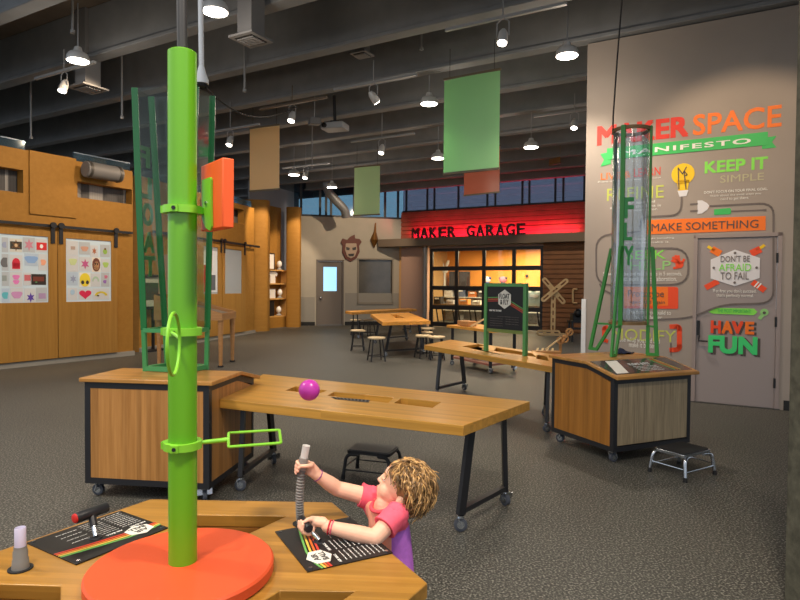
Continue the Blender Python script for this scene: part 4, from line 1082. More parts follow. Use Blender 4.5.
LD = [
 ((0, 118, 42, 215), G_, [('blob', (160, 170, 200), -.2, 0, .5)], 'pale sheet cut by the left frame edge, top row of drawings'),
 ((52, 128, 134, 212), (214, 214, 206), [('box', (70, 70, 66), 0, 0, .85), ('star', (150, 110, 80), 0, 0, .7), ('dot', (220, 190, 150), 0, 0, .2)], 'sheet with dark patterned square, top row of left door'),
 ((140, 120, 220, 214), G_, [('star', (206, 140, 160), 0, 0, .65)], 'sheet with dusty pink star scribble, top row of left door'),
 ((227, 130, 298, 214), W_, [('box', (214, 52, 56), .05, -.1, .75), ('dot', (240, 240, 240), 0, -.1, .25)], 'sheet with red rectangle at top right of left door'),
 ((0, 228, 44, 338), G_, [('blob', (110, 112, 116), -.2, 0, .75)], 'sheet with dark grey shape cut by the left frame edge'),
 ((52, 235, 136, 340), W_, [('disc', (214, 48, 70), 0, 0, .48), ('box', (214, 48, 70), 0, -.35, .48)], 'white sheet with solid red rounded figure, second row of left door'),
 ((152, 226, 238, 304), B_, [('blob', (140, 176, 226), 0, 0, .72)], 'pale blue sheet with a blue blot, second row of left door'),
 ((243, 230, 299, 336), W_, [('blob', (238, 170, 140), .1, 0, .45)], 'white sheet with peach coloured streak at right of left door'),
 ((0, 346, 46, 440), G_, [('box', (150, 160, 160), -.3, .1, .5)], 'grey sheet at left frame edge in third row of drawings'),
 ((52, 348, 136, 446), W_, [('blob', (226, 130, 196), 0, .3, .4), ('blob', (226, 130, 196), 0, -.35, .35)], 'white sheet with pink two part figure on left door'),
 ((144, 352, 196, 436), W_, [('box', (206, 110, 120), 0, .2, .6)], 'small sheet with rose scribble beside the dark card'),
 ((192, 362, 294, 432), (54, 46, 44), [('box', (120, 60, 50), 0, .1, .55), ('dot', (90, 140, 90), -.3, -.5, .12)], 'dark brown card with small coloured print on left door'),
 ((0, 456, 50, 550), B_, [('blob', (100, 190, 206), -.1, 0, .6)], 'sheet with turquoise scribble in lower left corner of drawings'),
 ((56, 452, 142, 548), W_, [('blob', (206, 150, 200), 0, 0, .6)], 'white sheet with mauve blot in bottom row of left door'),
 ((150, 456, 224, 546), W_, [('star', (96, 70, 170), .1, -.35, .6)], 'white sheet with violet spiky shape in bottom row of left door'),
 ((228, 450, 300, 544), G_, [('box', (176, 150, 190), .1, -.2, .5)], 'grey sheet with lilac block at bottom right of left door'),
 ((432, 142, 506, 232), W_, [('box', (180, 160, 150), .1, 0, .3)], 'white sheet with faint brown mark at top left of second door'),
 ((514, 150, 586, 228), G_, [('blob', (206, 160, 140), 0, -.1, .5)], 'sheet with tan scribble, second in the top row of second door'),
 ((590, 172, 640, 244), W_, [('star', (176, 110, 80), 0, 0, .5)], 'sheet with small brown star in top row of second door'),
 ((656, 168, 718, 246), G_, [('disc', (150, 190, 90), 0, -.1, .35), ('dot', (120, 80, 60), 0, .3, .15)], 'sheet with small green figure at top right of second door'),
 ((434, 238, 510, 344), W_, [('blob', (200, 216, 160), 0, .2, .5)], 'sheet with pale green scribble at left of second door'),
 ((516, 250, 592, 338), W_, [('star', (196, 96, 150), .0, 0, .6)], 'sheet with magenta crossed shape, middle of second door'),
 ((600, 252, 656, 346), (232, 222, 208), [('disc', (120, 72, 60), 0, 0, .8), ('disc', (226, 176, 130), .0, -.15, .5), ('dot', (60, 40, 40), -.25, .1, .12), ('dot', (60, 40, 40), .25, .1, .12)], 'sheet with round brown haired face on second door'),
 ((664, 262, 718, 346), W_, [('blob', (170, 206, 110), 0, .1, .5)], 'sheet with light green blot at right edge of second door'),
 ((436, 350, 506, 436), B_, [('star', (150, 160, 190), .1, 0, .5)], 'pale sheet with blue grey scribble below the pale green one'),
 ((516, 352, 590, 446), (232, 232, 224), [('disc', (236, 214, 60), .0, 0, .75), ('dot', (60, 60, 60), -.42, -.35, .22), ('dot', (60, 60, 60), .42, -.35, .22)], 'sheet with large yellow round shape on second door'),
 ((594, 358, 654, 444), W_, [('bow', (170, 200, 180), 0, .1, .6)], 'sheet with thin green arc beside the yellow drawing'),
 ((662, 352, 716, 444), G_, [('blob', (206, 120, 150), .1, .4, .3), ('blob', (150, 110, 190), -.1, -.3, .3)], 'sheet with pink and violet marks at right of second door'),
 ((438, 452, 502, 534), W_, [('disc', (170, 200, 226), 0, .3, .35)], 'sheet with small light blue disc at bottom left of second door'),
 ((512, 458, 598, 530), W_, [('heart', (216, 44, 86), .0, 0, .85)], 'white sheet with crimson heart in bottom row of second door'),
 ((606, 456, 714, 530), W_, [('bow', (206, 190, 60), .0, 0, .6), ('dot', (90, 80, 50), -.4, -.3, .12)], 'white sheet with yellow rainbow shape in bottom row of second door'),
]
for c, pap, mo, lab in LD: drawing(q15(c), pap, mo, lab)
# framed board in the recess behind the square wind tube
fp = aty(149, 292, 12.9)
WF = Plane(fl(136, 12.75), fl(161, 13.6))
fa, fz0, fb, fz1 = WF.S(137), WF.Z(148, 309), WF.S(161), WF.Z(148, 274.5)
t = thing('framed_poster', 'black framed poster behind the square wind tube', 'poster', WF.P((fa+fb)/2, fz0, .1))
m = MB(); 
for a, b, z0, z1 in ((fa, fa+.06, fz0, fz1), (fb-.06, fb, fz0, fz1), (fa+.06, fb-.06, fz0, fz0+.06), (fa+.06, fb-.06, fz1-.06, fz1)): WF.rslab(m, a, z0, b, z1, .06, .12)
m.build('frame', 'black', t); WF.rslab(MB(), fa+.06, fz0+.06, fb-.06, fz1-.06, .07, .085).build('sheet', paper((214, 206, 192)), t)
WF.rslab(MB(), fa+.16, fz0+.2, fb-.16, fz1-.18, .086, .09).build('picture', paper((70, 76, 66)), t)
m = MB(); c = WF.P((fa+fb)/2, 0, .09); m.bar(c+ZX*.0, c+ZX*fz0, .06, .04); m.bar(c-WF.u*.3+ZX*.02, c+WF.u*.3+ZX*.02, .3, .04); 
m.build('stand', 'black', t)
# ---- second stretch doors
zt2 = W2.Z(230, 246); zr2 = W2.Z(230, 243)
def r4(x0, y0, x1, y1): return W2.rect(x0, y0, x1, y1)
zq0, zq1 = W2.Z(230, 293.5), W2.Z(230, 249.5)
sliding_door(W2, 196, 219.5, zt2, (W2.S(199), zq0, W2.S(215.5), zq1), 'far sliding veneer door with a printed poster, right of the lime pole', (219,), panemat='dimpane') if False else None
MT['dimpane'] = mat('frosted grey pane', (168, 176, 182), .25, 0, .6)
for x0, x1, pn, lab, hg in ((190, 219.3, (201, 215.5), 'far sliding door with pinned poster right of the green pole', (218.3,)), (220, 243, (222.5, 239.5), 'far sliding door with plain grey pane beside the wood column', (221.5, 242))):
    sliding_door(W2, x0, x1, zt2, (W2.S(pn[0]), zq0, W2.S(pn[1]), zq1), lab, hg, panemat='dimpane')
t = thing('door_track', 'black sliding door rail on the far stretch of wood wall', 'rail', W2.P(W2.S(225), zr2, 0))
m = MB(); W2.rslab(m, W2.S(150), zr2-.03, W2.S(259)-.1, zr2+.03, .06, .075); m.build('rail', 'black', t)
for px in (170, 205, 250): m = MB(); c = W2.P(W2.S(px), zr2, 0); m.cyl(c, c+W2.n*.06, .025, n=10); m.build('standoff', 'black', t)
o = W2.rslab(MB(), W2.S(201.3), zq0+.05, W2.S(215), zq1-.1, .063, .068).build('poster', paper((214, 220, 226)))
tag(o, 'printed poster with red bar in the far sliding door window', 'poster')
W2.rslab(MB(), W2.S(201.5), zq0+.06, W2.S(204), zq0+.75, .069, .072).build('red_bar', paper((206, 50, 40)), o)
m = MB(); W2.rslab(m, W2.S(206), zq0+.1, W2.S(213), zq0+.5, .069, .072); m.build('picture', paper((90, 96, 104)), o)
# drum on the near wall
c0, c1 = W1.P(W1.S(78), W1.Z(100, 174), .25), W1.P(W1.S(113), W1.Z(100, 174), .25)
t = thing('duct_drum', 'grey drum shaped duct above the wood wall opening', 'duct', (c0+c1)/2)
m = MB(); m.cyl(c0, c1, .15, n=28); m.build('drum', 'duct', t, bevel=.01)
d = (c1-c0).normalized()
for c in (c0+d*.06, c1-d*.06): m = MB(); m.ring(c, d, .151, .16, .05, 28); m.build('clamp_band', 'grey_steel', t)
m = MB(); m.bar((c0+c1)/2, (c0+c1)/2-W1.n*.248, .08, .08); m.build('bracket', 'duct', t)
# ---- little objects on the display shelves
def shelfthing(name, label, px, zi, fn, cat):
    s = WN.S(px); b = WN.P(s, shelf_z[zi]+.041, -.13); t = thing(name, label, cat, b); fn(t, b); return t
def bustf(t, b):
    m = MB(); m.lathe([(.09, 0), (.1, .02), (.05, .06), (.05, .09), (0, .09)], b, 14); m.build('plinth', 'lgrey', t)
    m = MB(); m.ell(b+ZX*.2, (.09, .09, .12), 14); m.build('figure', 'white', t)
def framef(t, b):
    m = MB()
    for dx, dz, w_, h_ in ((-.21, .28, .03, .56), (.21, .28, .03, .56), (0, .015, .39, .03), (0, .545, .39, .03)): m.bar(b+WN.u*(dx-w_/2)+ZX*dz, b+WN.u*(dx+w_/2)+ZX*dz, .04, h_, up=ZX) if False else m.box(b+WN.u*dx+ZX*dz, (w_, .04, h_), math.atan2(WN.u.y, WN.u.x))
    m.build('frame', 'black', t); m = MB(); m.box(b+ZX*.28, (.39, .015, .5), math.atan2(WN.u.y, WN.u.x)); m.build('sheet', 'white', t)
def shirtf(t, b):
    m = MB(); P = [(-.14, 0), (.14, 0), (.13, .28), (.22, .24), (.27, .33), (.1, .44), (-.1, .44), (-.27, .33), (-.22, .24), (-.13, .28)]
    m.prism(P, b, WN.u, ZX, .05); m.build('shirt_body', 'white', t); m = MB(); m.prism([(-.06, .4), (.06, .4), (.04, .445), (-.04, .445)], b+WN.u.cross(ZX)*.052, WN.u, ZX, .01); m.build('collar', 'lgrey', t)
def boxf(w_, h_, mm, lidm):
    def f(t, b):
        m = MB(); m.box(b+ZX*h_/2, (w_, .14, h_), math.atan2(WN.u.y, WN.u.x)); m.build('body', mm, t, bevel=.01)
        m = MB(); m.box(b+ZX*(h_+.012), (w_*1.04, .146, .024), math.atan2(WN.u.y, WN.u.x)); m.build('lid', lidm, t)
    return f
shelfthing('framed_picture', 'black framed white picture on the top display shelf', 273.5, 3, framef, 'picture')
shelfthing('figurine', 'white figurine beside the framed picture on the top shelf', 282.5, 3, bustf, 'figurine')
shelfthing('folded_shirt', 'white shirt shaped display on the second shelf from the top', 275, 2, shirtf, 'shirt')
shelfthing('display_box', 'white box with grey lid on the third shelf from the top', 273.5, 1, boxf(.4, .3, 'white', 'lgrey'), 'box')
shelfthing('figurine', 'small white figurine beside the white box on the third shelf', 283, 1, bustf, 'figurine')
shelfthing('display_box', 'tall black box on the lowest display shelf', 272.5, 0, boxf(.4, .5, 'black', 'black'), 'box')
shelfthing('figurine', 'white figurine on the lowest display shelf by the black box', 282, 0, bustf, 'figurine')
# ---- tan pinball like table behind the left cabinet
pb_ = thing('marble_table', 'tan wooden tilted marble game table behind the left cabinet', 'table', (-2.8, 10.4, 0))
l1 = atz(221.5, 367, 0); hzT = .86
xr, yf = l1.x+.02, l1.y-.02; xl = aty(150, 300, 10.4).x
for x, y in ((xr-.03, yf), (xl+.06, yf), (xr-.03, yf+.75), (xl+.06, yf+.75)):
    m = MB(); m.tube([(x, y, .03), (x, y, hzT-.03)], [.03, .05], 10); lg = m.build('leg', 'tan', pb_)
    m = MB(); m.lathe([(0, 0), (.055, 0), (.05, .03), (0, .03)], (x, y, 0), 12); m.build('rubber_foot', 'rubber', lg)
m = MB(); x0, x1 = xl, xr+.02; y0, y1_ = yf-.08, yf+.83
m.box(((x0+x1)/2, (y0+y1_)/2, hzT), (x1-x0, y1_-y0, .05))
for pr, ax_ in (([(x0, hzT+.026), (x1, hzT+.026), (x1, hzT+.1), (x0, hzT+.42)], 'y'),):
    for yy in (y0, y1_-.04): m.prism([(a, b) for a, b in pr], (0, yy+.04, 0), (1, 0, 0), ZX, .04)
m.box((x1-.02, (y0+y1_)/2, hzT+.06), (.04, y1_-y0-.082, .07))
m.build('cabinet_box', 'tan', pb_)
m = MB(); m.add([(x0+.04, y0+.045, hzT+.33), (x1-.05, y0+.045, hzT+.06), (x1-.05, y1_-.045, hzT+.06), (x0+.04, y1_-.045, hzT+.33), (x0+.04, y0+.045, hzT+.3), (x1-.05, y0+.045, hzT+.03), (x1-.05, y1_-.045, hzT+.03), (x0+.04, y1_-.045, hzT+.3)], [(0, 1, 2, 3), (7, 6, 5, 4), (0, 4, 5, 1), (1, 5, 6, 2), (2, 6, 7, 3), (3, 7, 4, 0)])
m.build('playfield', mat('grey brown playfield', (150, 136, 120), .4), pb_)
m = MB(); m.box((x0+.1, (y0+y1_)/2, (hzT+.43+2.0)/2), (.2, .5, 2.0-hzT-.43)); m.build('back_box', wood('rosy timber', (178, 124, 96), (196, 142, 112), 0, 'z'), pb_)
# ================================================================== back tables, bar stools
zb_ = .74
def P3(px, py): return atz(px, py, zb_)
T3 = [P3(370.5, 313.9), P3(382.5, 322.2), P3(430.5, 320.9), P3(408.7, 312.3)]
MT['bam3'] = wood('bamboo top far', (206, 140, 56), (228, 164, 76), 1.3, 'x', .06, .4)
h3 = [[P3(391, 314.5), P3(397, 314.5), P3(405, 317.8), P3(396, 318)]]
def mixp(a, b, f): return a+(b-a)*f
c3 = sum(T3, Vector())/4
def inn(p, f=.2): return (p.x+(c3.x-p.x)*f, p.y+(c3.y-p.y)*f)
table('work_table', 'far bamboo table with tray hole between the bar stools', [(p.x, p.y) for p in T3], [(inn(T3[1]), inn(T3[2])), (inn(T3[0]), inn(T3[3]))], h3, zb_, 'bam3', .07)
a, b = P3(352, 312.2), P3(417, 309); dY = Vector((-.25, .75, 0))
T4 = [a, b, b+dY, a+dY]; c3 = sum(T4, Vector())/4
table('work_table', 'long narrow bamboo table furthest back, before the grey wall', [(p.x, p.y) for p in T4], [(inn(T4[0]), inn(T4[3])), (inn(T4[1]), inn(T4[2]))], [], zb_, 'bam3', .07)
def barstool(label, loc, seatm):
    t = thing('bar_stool', label, 'stool', loc, 0, 'bar stools round the far tables'); k = dict(world=False)
    m = MB(); m.lathe([(0, .43), (.15, .43), (.172, .44), (.172, .462), (.16, .47), (0, .47)], (0, 0, 0), 24); m.build('seat', seatm, t, **k)
    for i in range(4):
        a = PI/4+PI/2*i; d = Vector((math.cos(a), math.sin(a), 0))
        m = MB(); m.cyl(d*.2+ZX*.001, d*.13+ZX*.432, .014, n=10); m.build('leg', 'black', t, **k)
    m = MB()
    for i in range(4):
        a = PI/4+PI/2*i; d = Vector((math.cos(a), math.sin(a), 0))*.185; e = Vector((math.cos(a+PI/2), math.sin(a+PI/2), 0))*.185; m.tube([d+ZX*.1, e+ZX*.1], .009, 8)
    m.build('foot_ring', 'black', t, **k); return t
MT['seatply'] = mat('pale wood seat', (214, 190, 150), .5)
st0 = None
for (px, py), lab in zip(((357.8, 330), (376.5, 337.2), (356, 319.5), (369, 319.8), (427, 328), (425.2, 331.8), (423.6, 335.2), (436.8, 336.4)),
    ('bar stool with pale round seat, leftmost at the far tables', 'bar stool nearest the camera at the left of the far tables', 'bar stool furthest back, left end of narrow table', 'bar stool furthest back, half hidden by the tray hole table', 'bar stool at the back of the four right of the far table', 'bar stool with seat second from back, right of far table', 'bar stool in front left of the four right of far table', 'bar stool in front right of the four, beside the slatted cart')):
    P = atz(px, py, .465); L = Vector((P.x, P.y, 0))
    if st0 is None: st0 = barstool(lab, L, 'seatply')
    else: dup(st0, L, random.random(), lab)
# cart behind the sign
cartp = [Vector((.98, 11.15, 0)), Vector((1.53, 10.07, 0)), Vector((2.0, 10.45, 0)), Vector((1.45, 11.5, 0))]
cc = sum(cartp, Vector())/4; ct = thing('cart', 'low two tier cart on casters behind the instruction sign', 'cart', cc)
e = [cc+(p-cc)*f for p, f in zip(cartp, (1.2, 1.15, 1.15, 1.2))]
m = MB().zprism([(p.x, p.y) for p in e], .70, .745); m.build('top', 'bam3', ct)
m = MB().zprism([(p.x, p.y) for p in cartp], .13, .165); m.build('lower_shelf', mat('rosewood shelf', (150, 96, 82), .5), ct)
for p in cartp: m = MB(); m.bar(p+ZX*.1, p+ZX*.7, .05, .05); m.build('post', 'black', ct)
casters(ct, [(p.x, p.y) for p in cartp], .043)
a_ = math.atan2(cartp[1].y-cartp[0].y, cartp[1].x-cartp[0].x); ux = Vector((math.cos(a_), math.sin(a_), 0))
m = MB(); m.prism([(0, 0), (.42, 0), (.42, .06), (.1, .1), (0, .06)], aty(466, 326, 10.9)+ZX*0, (1, 0, 0), ZX, .22) if 0 else m.box(Vector((1.22, 10.9, .8)), (.34, .2, .09), a_)
tag(m.build('wood_block', 'tan', bevel=.01), 'tan wooden block on the cart left of the sign', 'block')
m = MB(); p0, p1_ = Vector((1.26, 10.62, .765)), aty(486, 318, 10.55); m.bar(p0, p1_, .1, .03); tag(m.build('wood_ramp', 'paleply'), 'pale wooden ramp leaning up on the cart behind the sign', 'ramp')
m = MB(); p = Vector((1.62, 10.55, .745)); m.prism([(0, 0), (.62, 0), (.62, .03), (0, .03)], p, ux*1.0, ZX, -.12); tag(m.build('plank', 'paleply'), 'pale plank lying on the cart right of the sign', 'plank')
m = MB(); m.box(cc+ZX*.169+Vector((.05, -.1, 0)), (.5, .25, .006), a_); m.box(cc+ZX*.174+Vector((.0, -.05, 0)), (.4, .25, .004), a_+.3)
tag(m.build('paper_sheet', 'white'), 'white sheets on the lower tier of the cart', 'paper')
# crossing sign of slotted planks
xc = aty(553.5, 290.5, 18.2)
xs = thing('crossing_sign', 'pale slotted plank crossing sign standing before the brown clapboard', 'sign', (xc.x, 18.2, 0))
MT['slot'] = mat('dark slot', (58, 42, 30), .8)
def slotted(p, q, w_, nrm, nm, par=xs, k=5, th=.05, mm='paleply'):
    p, q = Vector(p), Vector(q); d = (q-p); L = d.length; d.normalize(); s = nrm.cross(d).normalized()
    m = MB(); hw = w_/2; n = 8
    poly = [(hw+ (0), -hw)]; poly = []
    for i in range(n+1): a = -PI/2+PI*i/n; poly.append((L-hw+hw*math.cos(a), hw*math.sin(a)))
    for i in range(n+1): a = PI/2+PI*i/n; poly.append((hw+hw*math.cos(a), hw*math.sin(a)))
    holes = []
    for i in range(k):
        c = L*(i+.5)/k; h = L/k*.3
        holes.append([(c-h, -w_*.16), (c+h, -w_*.16), (c+h, w_*.16), (c-h, w_*.16)])
    sgn = d.cross(s).dot(nrm); m.prism(poly, p, d, s, th*(1 if sgn > 0 else -1), holes); return m.build(nm, mm, par)
nX = Vector((-.18, -.98, 0)).normalized()
def X(px, py, o=0): return aty(px, py, 18.2)+nX*o
slotted(X(543, 278), X(564.5, 303.5), .15, nX, 'crossed_arm', k=3, th=.04)
slotted(X(541.5, 301), X(567.5, 279.5), .15, nX, 'crossed_arm', k=3, th=.04).location = nX*.042
slotted(Vector((X(553.5, 290).x, X(553.5, 290).y, .12))-nX*.05, X(553.5, 287, -.05), .14, nX, 'post', k=6)
slotted(Vector((X(536.5, 335).x, 18.2, .08)), Vector((X(560, 335).x, 18.2, .08)), .16, nX, 'foot_plank', k=3, th=.06)
m = MB(); m.box(Vector((xc.x, 18.2, .02)), (.9, .5, .04)); m.build('base_board', 'paleply', xs)
# black welded stand and wooden contraption at right
bs = aty(578, 340, 16.2)
t = thing('machine_stand', 'black machine stand against the clapboard beside the crossing sign', 'stand', (bs.x, 16.2, 0))
zz = lambda py: CAMZ-(py-286.5)*16.2/600
for dx in (-.2, .2):
    for dy in (-.15, .15): m = MB(); m.bar((bs.x+dx, 16.2+dy, 0), (bs.x+dx, 16.2+dy, zz(322)), .05, .05); m.build('leg', 'black', t)
m = MB(); m.box((bs.x, 16.2, zz(322)+.02), (.5, .4, .05)); m.box((bs.x, 16.2, .35), (.4, .3, .04)); m.build('shelf', 'black', t)
m = MB(); m.box((bs.x, 16.2, zz(317)), (.36, .3, .2)); m.ell((bs.x-.05, 16.05, zz(317)+.12), .12, 12); m.build('motor_housing', mat('dark machine', (36, 36, 38), .4, .3), t)
m = MB(); p = Vector((bs.x+.08, 15.98, zz(329))); m.cyl(p, p+Vector((0, -.02, 0)), .06, n=16); m.build('dial', 'paleply', t)
ct_ = thing('wooden_linkage', 'pale wooden linkage toy leaning on the floor behind the far table', 'toy', aty(560, 350, 13.5)*1.0)
ct_.location.z = 0; ROOT[ct_.name] = Matrix.Translation(ct_.location)
Y = lambda px, py, d=13.2: aty(px, py, d)
nY = Vector((0, -1, 0))
m = MB(); m.bar(Y(545.5, 349.5), Y(561, 337.5), .045, .03); m.build('rod', 'paleply', ct_)
for c in ((569.5, 332), (565, 339), (560.5, 340.5)): m = MB(); m.ring(Y(*c), nY, .05, .085, .045, 20); m.build('wheel', 'tan', ct_)
m = MB(); m.bar(Y(562, 342), Y(571, 330), .07, .03); m.build('link', 'tan', ct_)
p = Y(548, 351); m = MB(); m.box((Y(546, 351).x, 13.2, .03), (.6, .24, .06)); m.build('base_block', 'tan', ct_)
m = MB(); m.bar((Y(561, 338).x, 13.24, .02), Y(561, 338)+Vector((0, .04, 0)), .05, .05); m.build('prop_leg', 'tan', ct_)
for i in range(4): m = MB(); m.bar((Y(536+5*i, 351).x, 13.1, .06), (Y(539+5*i, 348).x, 13.3, .1), .04, .03); m.build('slat', 'paleply', ct_)
# ring pull on the garage pier
m = MB(); c = WQ.P(WQ.S(577), WQ.Z(577, 296), .1); m.tube(arcpts([c-ZX*.22, c-ZX*.22-WQ.u*.1, c+ZX*.22-WQ.u*.1, c+ZX*.22], .06), .03, 8); m.cyl(c-ZX*.22, c-ZX*.22-WQ.n*.075, .03); m.cyl(c+ZX*.22, c+ZX*.22-WQ.n*.075, .03)
tag(m.build('pull_handle', 'paleply'), 'pale wooden pull handle on the brown clapboard pier', 'handle')
# ================================================================== inside the garage
def GP(px, py, off): # point on plane offset behind the garage front
    d = ray(px, py); p0 = WQ.p+WQ.n*off; return CP+d*((p0-CP).dot(WQ.n)/d.dot(WQ.n))
rzQ = math.atan2(WQ.u.y, WQ.u.x)
def gbox(m, x0, y0, x1, y1, off, dep):
    a, b = GP(x0, y1, off), GP(x1, y0, off); c = (a+b)/2; w_ = (b-a).dot(WQ.u)
    m.box(c-WQ.n*dep/2, (w_, dep, b.z-a.z), rzQ); return m
zw = GP(450, 305, -1.9).z
wb = thing('workbench', 'dark workbench behind the garage door panes', 'bench', GP(480, 320, -2.2))
m = MB(); a, b = GP(431, 305, -1.9), GP(541, 305, -1.9); c = (a+b)/2; c.z = zw; m.box(c-WQ.n*.35, ((b-a).dot(WQ.u), .7, .06), rzQ); m.build('bench_top', mat('worn bench top', (120, 92, 60), .5), wb)
for f in (.04, .2, .36, .6, .96):
    for o_ in (-.08, -.6): m = MB(); p = a+(b-a)*f+WQ.n*(o_); m.bar((p.x+.1, p.y, 0), (p.x, p.y, zw-.03), .05, .05); m.build('leg', 'black', wb)
sh = thing('shelf_rack', 'grey rack along the back of the workshop', 'rack', GP(486, 300, -3.9))
zs_r = (GP(480, 289, -3.7).z, 1.0, .45)
for z in zs_r: 
    m = MB(); a, b = GP(434, 300, -3.7), GP(540, 300, -3.7); c = (a+b)/2; c.z = z; m.box(c-WQ.n*.2, ((b-a).dot(WQ.u), .4, .04), rzQ); m.build('shelf_board', mat('white shelf', (200, 200, 196), .5), sh)
for f in (0, .25, .5, .75, 1):
    m = MB(); p = a+(b-a)*f-WQ.n*.2; m.bar((p.x, p.y, 0), (p.x, p.y, zs_r[0]), .05, .3, up=WQ.u); m.build('upright', 'lgrey', sh)
m = MB(); a2_, b2_ = a-WQ.n*.39, b-WQ.n*.39; c = (a2_+b2_)/2; m.box(Vector((c.x, c.y, zs_r[0]/2)), ((b-a).dot(WQ.u), .01, zs_r[0]-.05), rzQ); m.build('back_sheet', mat('pale pegboard', (206, 208, 210), .6, 0, .5, .12, 9), sh)
def bin_(px, z, w_, h_, d_, col, label, name='storage_bin', off=-3.75, cat='bin'):
    p = GP(px, 300, off); p.z = z+.021; t = thing(name, label, cat, p, 0, 'bins in the workshop')
    m = MB(); m.box(p+ZX*h_/2-WQ.n*d_/2, (w_, d_, h_), rzQ); m.build('body', paper(col), t)
    m = MB(); m.box(p+ZX*h_*.75+WQ.n*.012, (w_*.6, .02, h_*.22), rzQ); m.build('label_plate', 'white', t)
    return t
for px, zi, w_, h_, col, lab in (
  (437, 1, .4, .3, (70, 70, 74), 'dark bin at the left end of the middle workshop shelf'), (448, 1, .36, .26, (220, 220, 222), 'white bin, second on the middle workshop shelf'),
  (460, 1, .4, .34, (96, 110, 140), 'blue grey bin on the middle workshop shelf'), (472, 1, .34, .22, (190, 110, 60), 'rust orange bin on the middle workshop shelf'),
  (481, 1, .3, .3, (60, 62, 66), 'black bin on the middle shelf left of the sign board'), (529, 1, .28, .34, (150, 190, 170), 'pale green bin right of the sign board'),
  (538, 1, .24, .3, (214, 220, 226), 'white bin at the right end of the middle shelf'),
  (438, 2, .46, .34, (210, 212, 216), 'white bin at the left end of the lowest shelf'), (451, 2, .4, .3, (120, 124, 132), 'mid grey bin on the lowest workshop shelf'),
  (463, 2, .42, .36, (52, 52, 56), 'black bin on the lowest workshop shelf'), (475, 2, .4, .3, (170, 172, 176), 'light grey bin on the lowest shelf by the sign'),
  (533, 2, .4, .34, (60, 60, 64), 'dark bin on the lowest shelf at the right')):
    bin_(px, zs_r[zi], w_, h_, .3, col, lab)
for px, w_, h_, col, lab in ((437, .3, .28, (40, 40, 44), 'black tool case on the workbench at the left'), (450, .3, .16, (206, 206, 210), 'white case on the workbench'), (463, .4, .2, (226, 150, 80), 'orange case on the workbench'), (476, .34, .15, (230, 226, 216), 'cream case on the workbench beside the sign'), (534, .5, .5, (190, 214, 214), 'pale aqua case on the workbench right of the sign')):
    bin_(px, zw+.01, w_, h_, .3, col, lab, 'tool_case', -2.0, 'case')
mn = thing('monitor', 'wide dark monitor screen behind the garage panes', 'monitor', GP(459.5, 287, -3.75))
m = MB(); gbox(m, 449, 271.5, 469.5, 286.5, -3.75, .08); m.build('screen', mat('monitor charcoal', (60, 60, 66), .3), mn); m = MB(); p = GP(459, 286, -3.8); m.bar(p-WQ.n*.02, Vector((p.x, p.y, zs_r[0]+.021))-WQ.n*.02, .12, .05); m.build('stand', 'black', mn)
br = thing('rabbit_ears', 'white rabbit ear shape standing above the monitor', 'decoration', GP(445, 268, -3.8))
base = GP(444.8, 267, -3.85)
for x_, tip in ((443.5, 440.8), (446, 448.8)):
    m = MB(); p, q = GP(x_, 267.2, -3.85), GP(tip, 260, -3.85); m.tube([p, p+(q-p)*.5, p+(q-p)*.9, q], [.045, .075, .05, .015], 12); m.build('ear', 'white', br)
m = MB(); m.ell(GP(444.8, 270, -3.85), (.16, .1, .14), 12); p = GP(444.8, 272, -3.85); m.bar(p, (p.x, p.y, zs_r[0]+.021), .08, .08); m.build('head', 'white', br)
for px, col, c2, lab in ((487, (60, 80, 150), (220, 220, 225), 'blue and white mascot toy on the workshop shelf'), (503, (80, 76, 86), (200, 120, 140), 'grey toy with pink detail on the workshop shelf')):
    p = GP(px, 286, -3.8); p.z = zs_r[0]+.021; t = thing('toy_figure', lab, 'toy', p)
    m = MB(); m.lathe([(.12, 0), (.16, .1), (.1, .24), (0, .26)], p, 14); m.build('body', paper(col), t)
    m = MB(); m.ell(p+ZX*.36, (.16, .12, .14), 14); m.build('head', paper(c2), t)
    m = MB(); m.ell(p+ZX*.42+WQ.u*.12, .06, 10); m.ell(p+ZX*.42-WQ.u*.12, .06, 10); m.build('ear', paper(col), t)
m = MB(); c = GP(527, 276, -4.17); m.cyl(c, c+WQ.n*.05, .06, n=14); tag(m.build('wall_clock', 'black'), 'small dark round fitting on the orange workshop wall', 'fitting')
# ================================================================== grey wall ornaments
lm = thing('shield_ornament', 'reddish brown carved face ornament on the grey wall above the door', 'ornament', WG.P(WG.S(350.5), WG.Z(350, 261), .03))
def wg(pts, nm, mm, o0, o1):
    m = MB(); WG.slab(m, [WG.sz(*p) for p in pts], o0, o1); return m.build(nm, mm, lm, bevel=.01)
wg([(350.5, 262), (345.5, 259), (342, 252.5), (342.5, 246), (340.5, 242.5), (342.5, 238.5), (347, 240), (350, 236.8), (354.5, 234.5), (355, 238.5), (359.5, 239), (361.5, 242), (358.8, 246), (359.5, 252), (356.5, 258)], 'shield', mat('red brown carved wood', (96, 48, 40), .6), .005, .06)
wg([(345.5, 243.5), (356, 243.5), (357, 250), (354.5, 256.5), (350.5, 258.5), (346.8, 256.5), (344.6, 250)], 'face', mat('grey tan face', (176, 156, 140), .6), .061, .09)
for pts in ([(345.6, 247), (349.4, 248), (349, 250.5), (346, 250)], [(351.8, 248), (355.8, 247), (355.4, 250), (352.2, 250.5)], [(347.6, 254), (354, 253.6), (353, 256.4), (348.6, 256.4)]): wg(pts, 'feature', 'black', .091, .1)
fo = thing('wall_ornament', 'slim golden brown ornament hanging high on the grey wall', 'ornament', WG.P(WG.S(374), WG.Z(374, 248), .03))
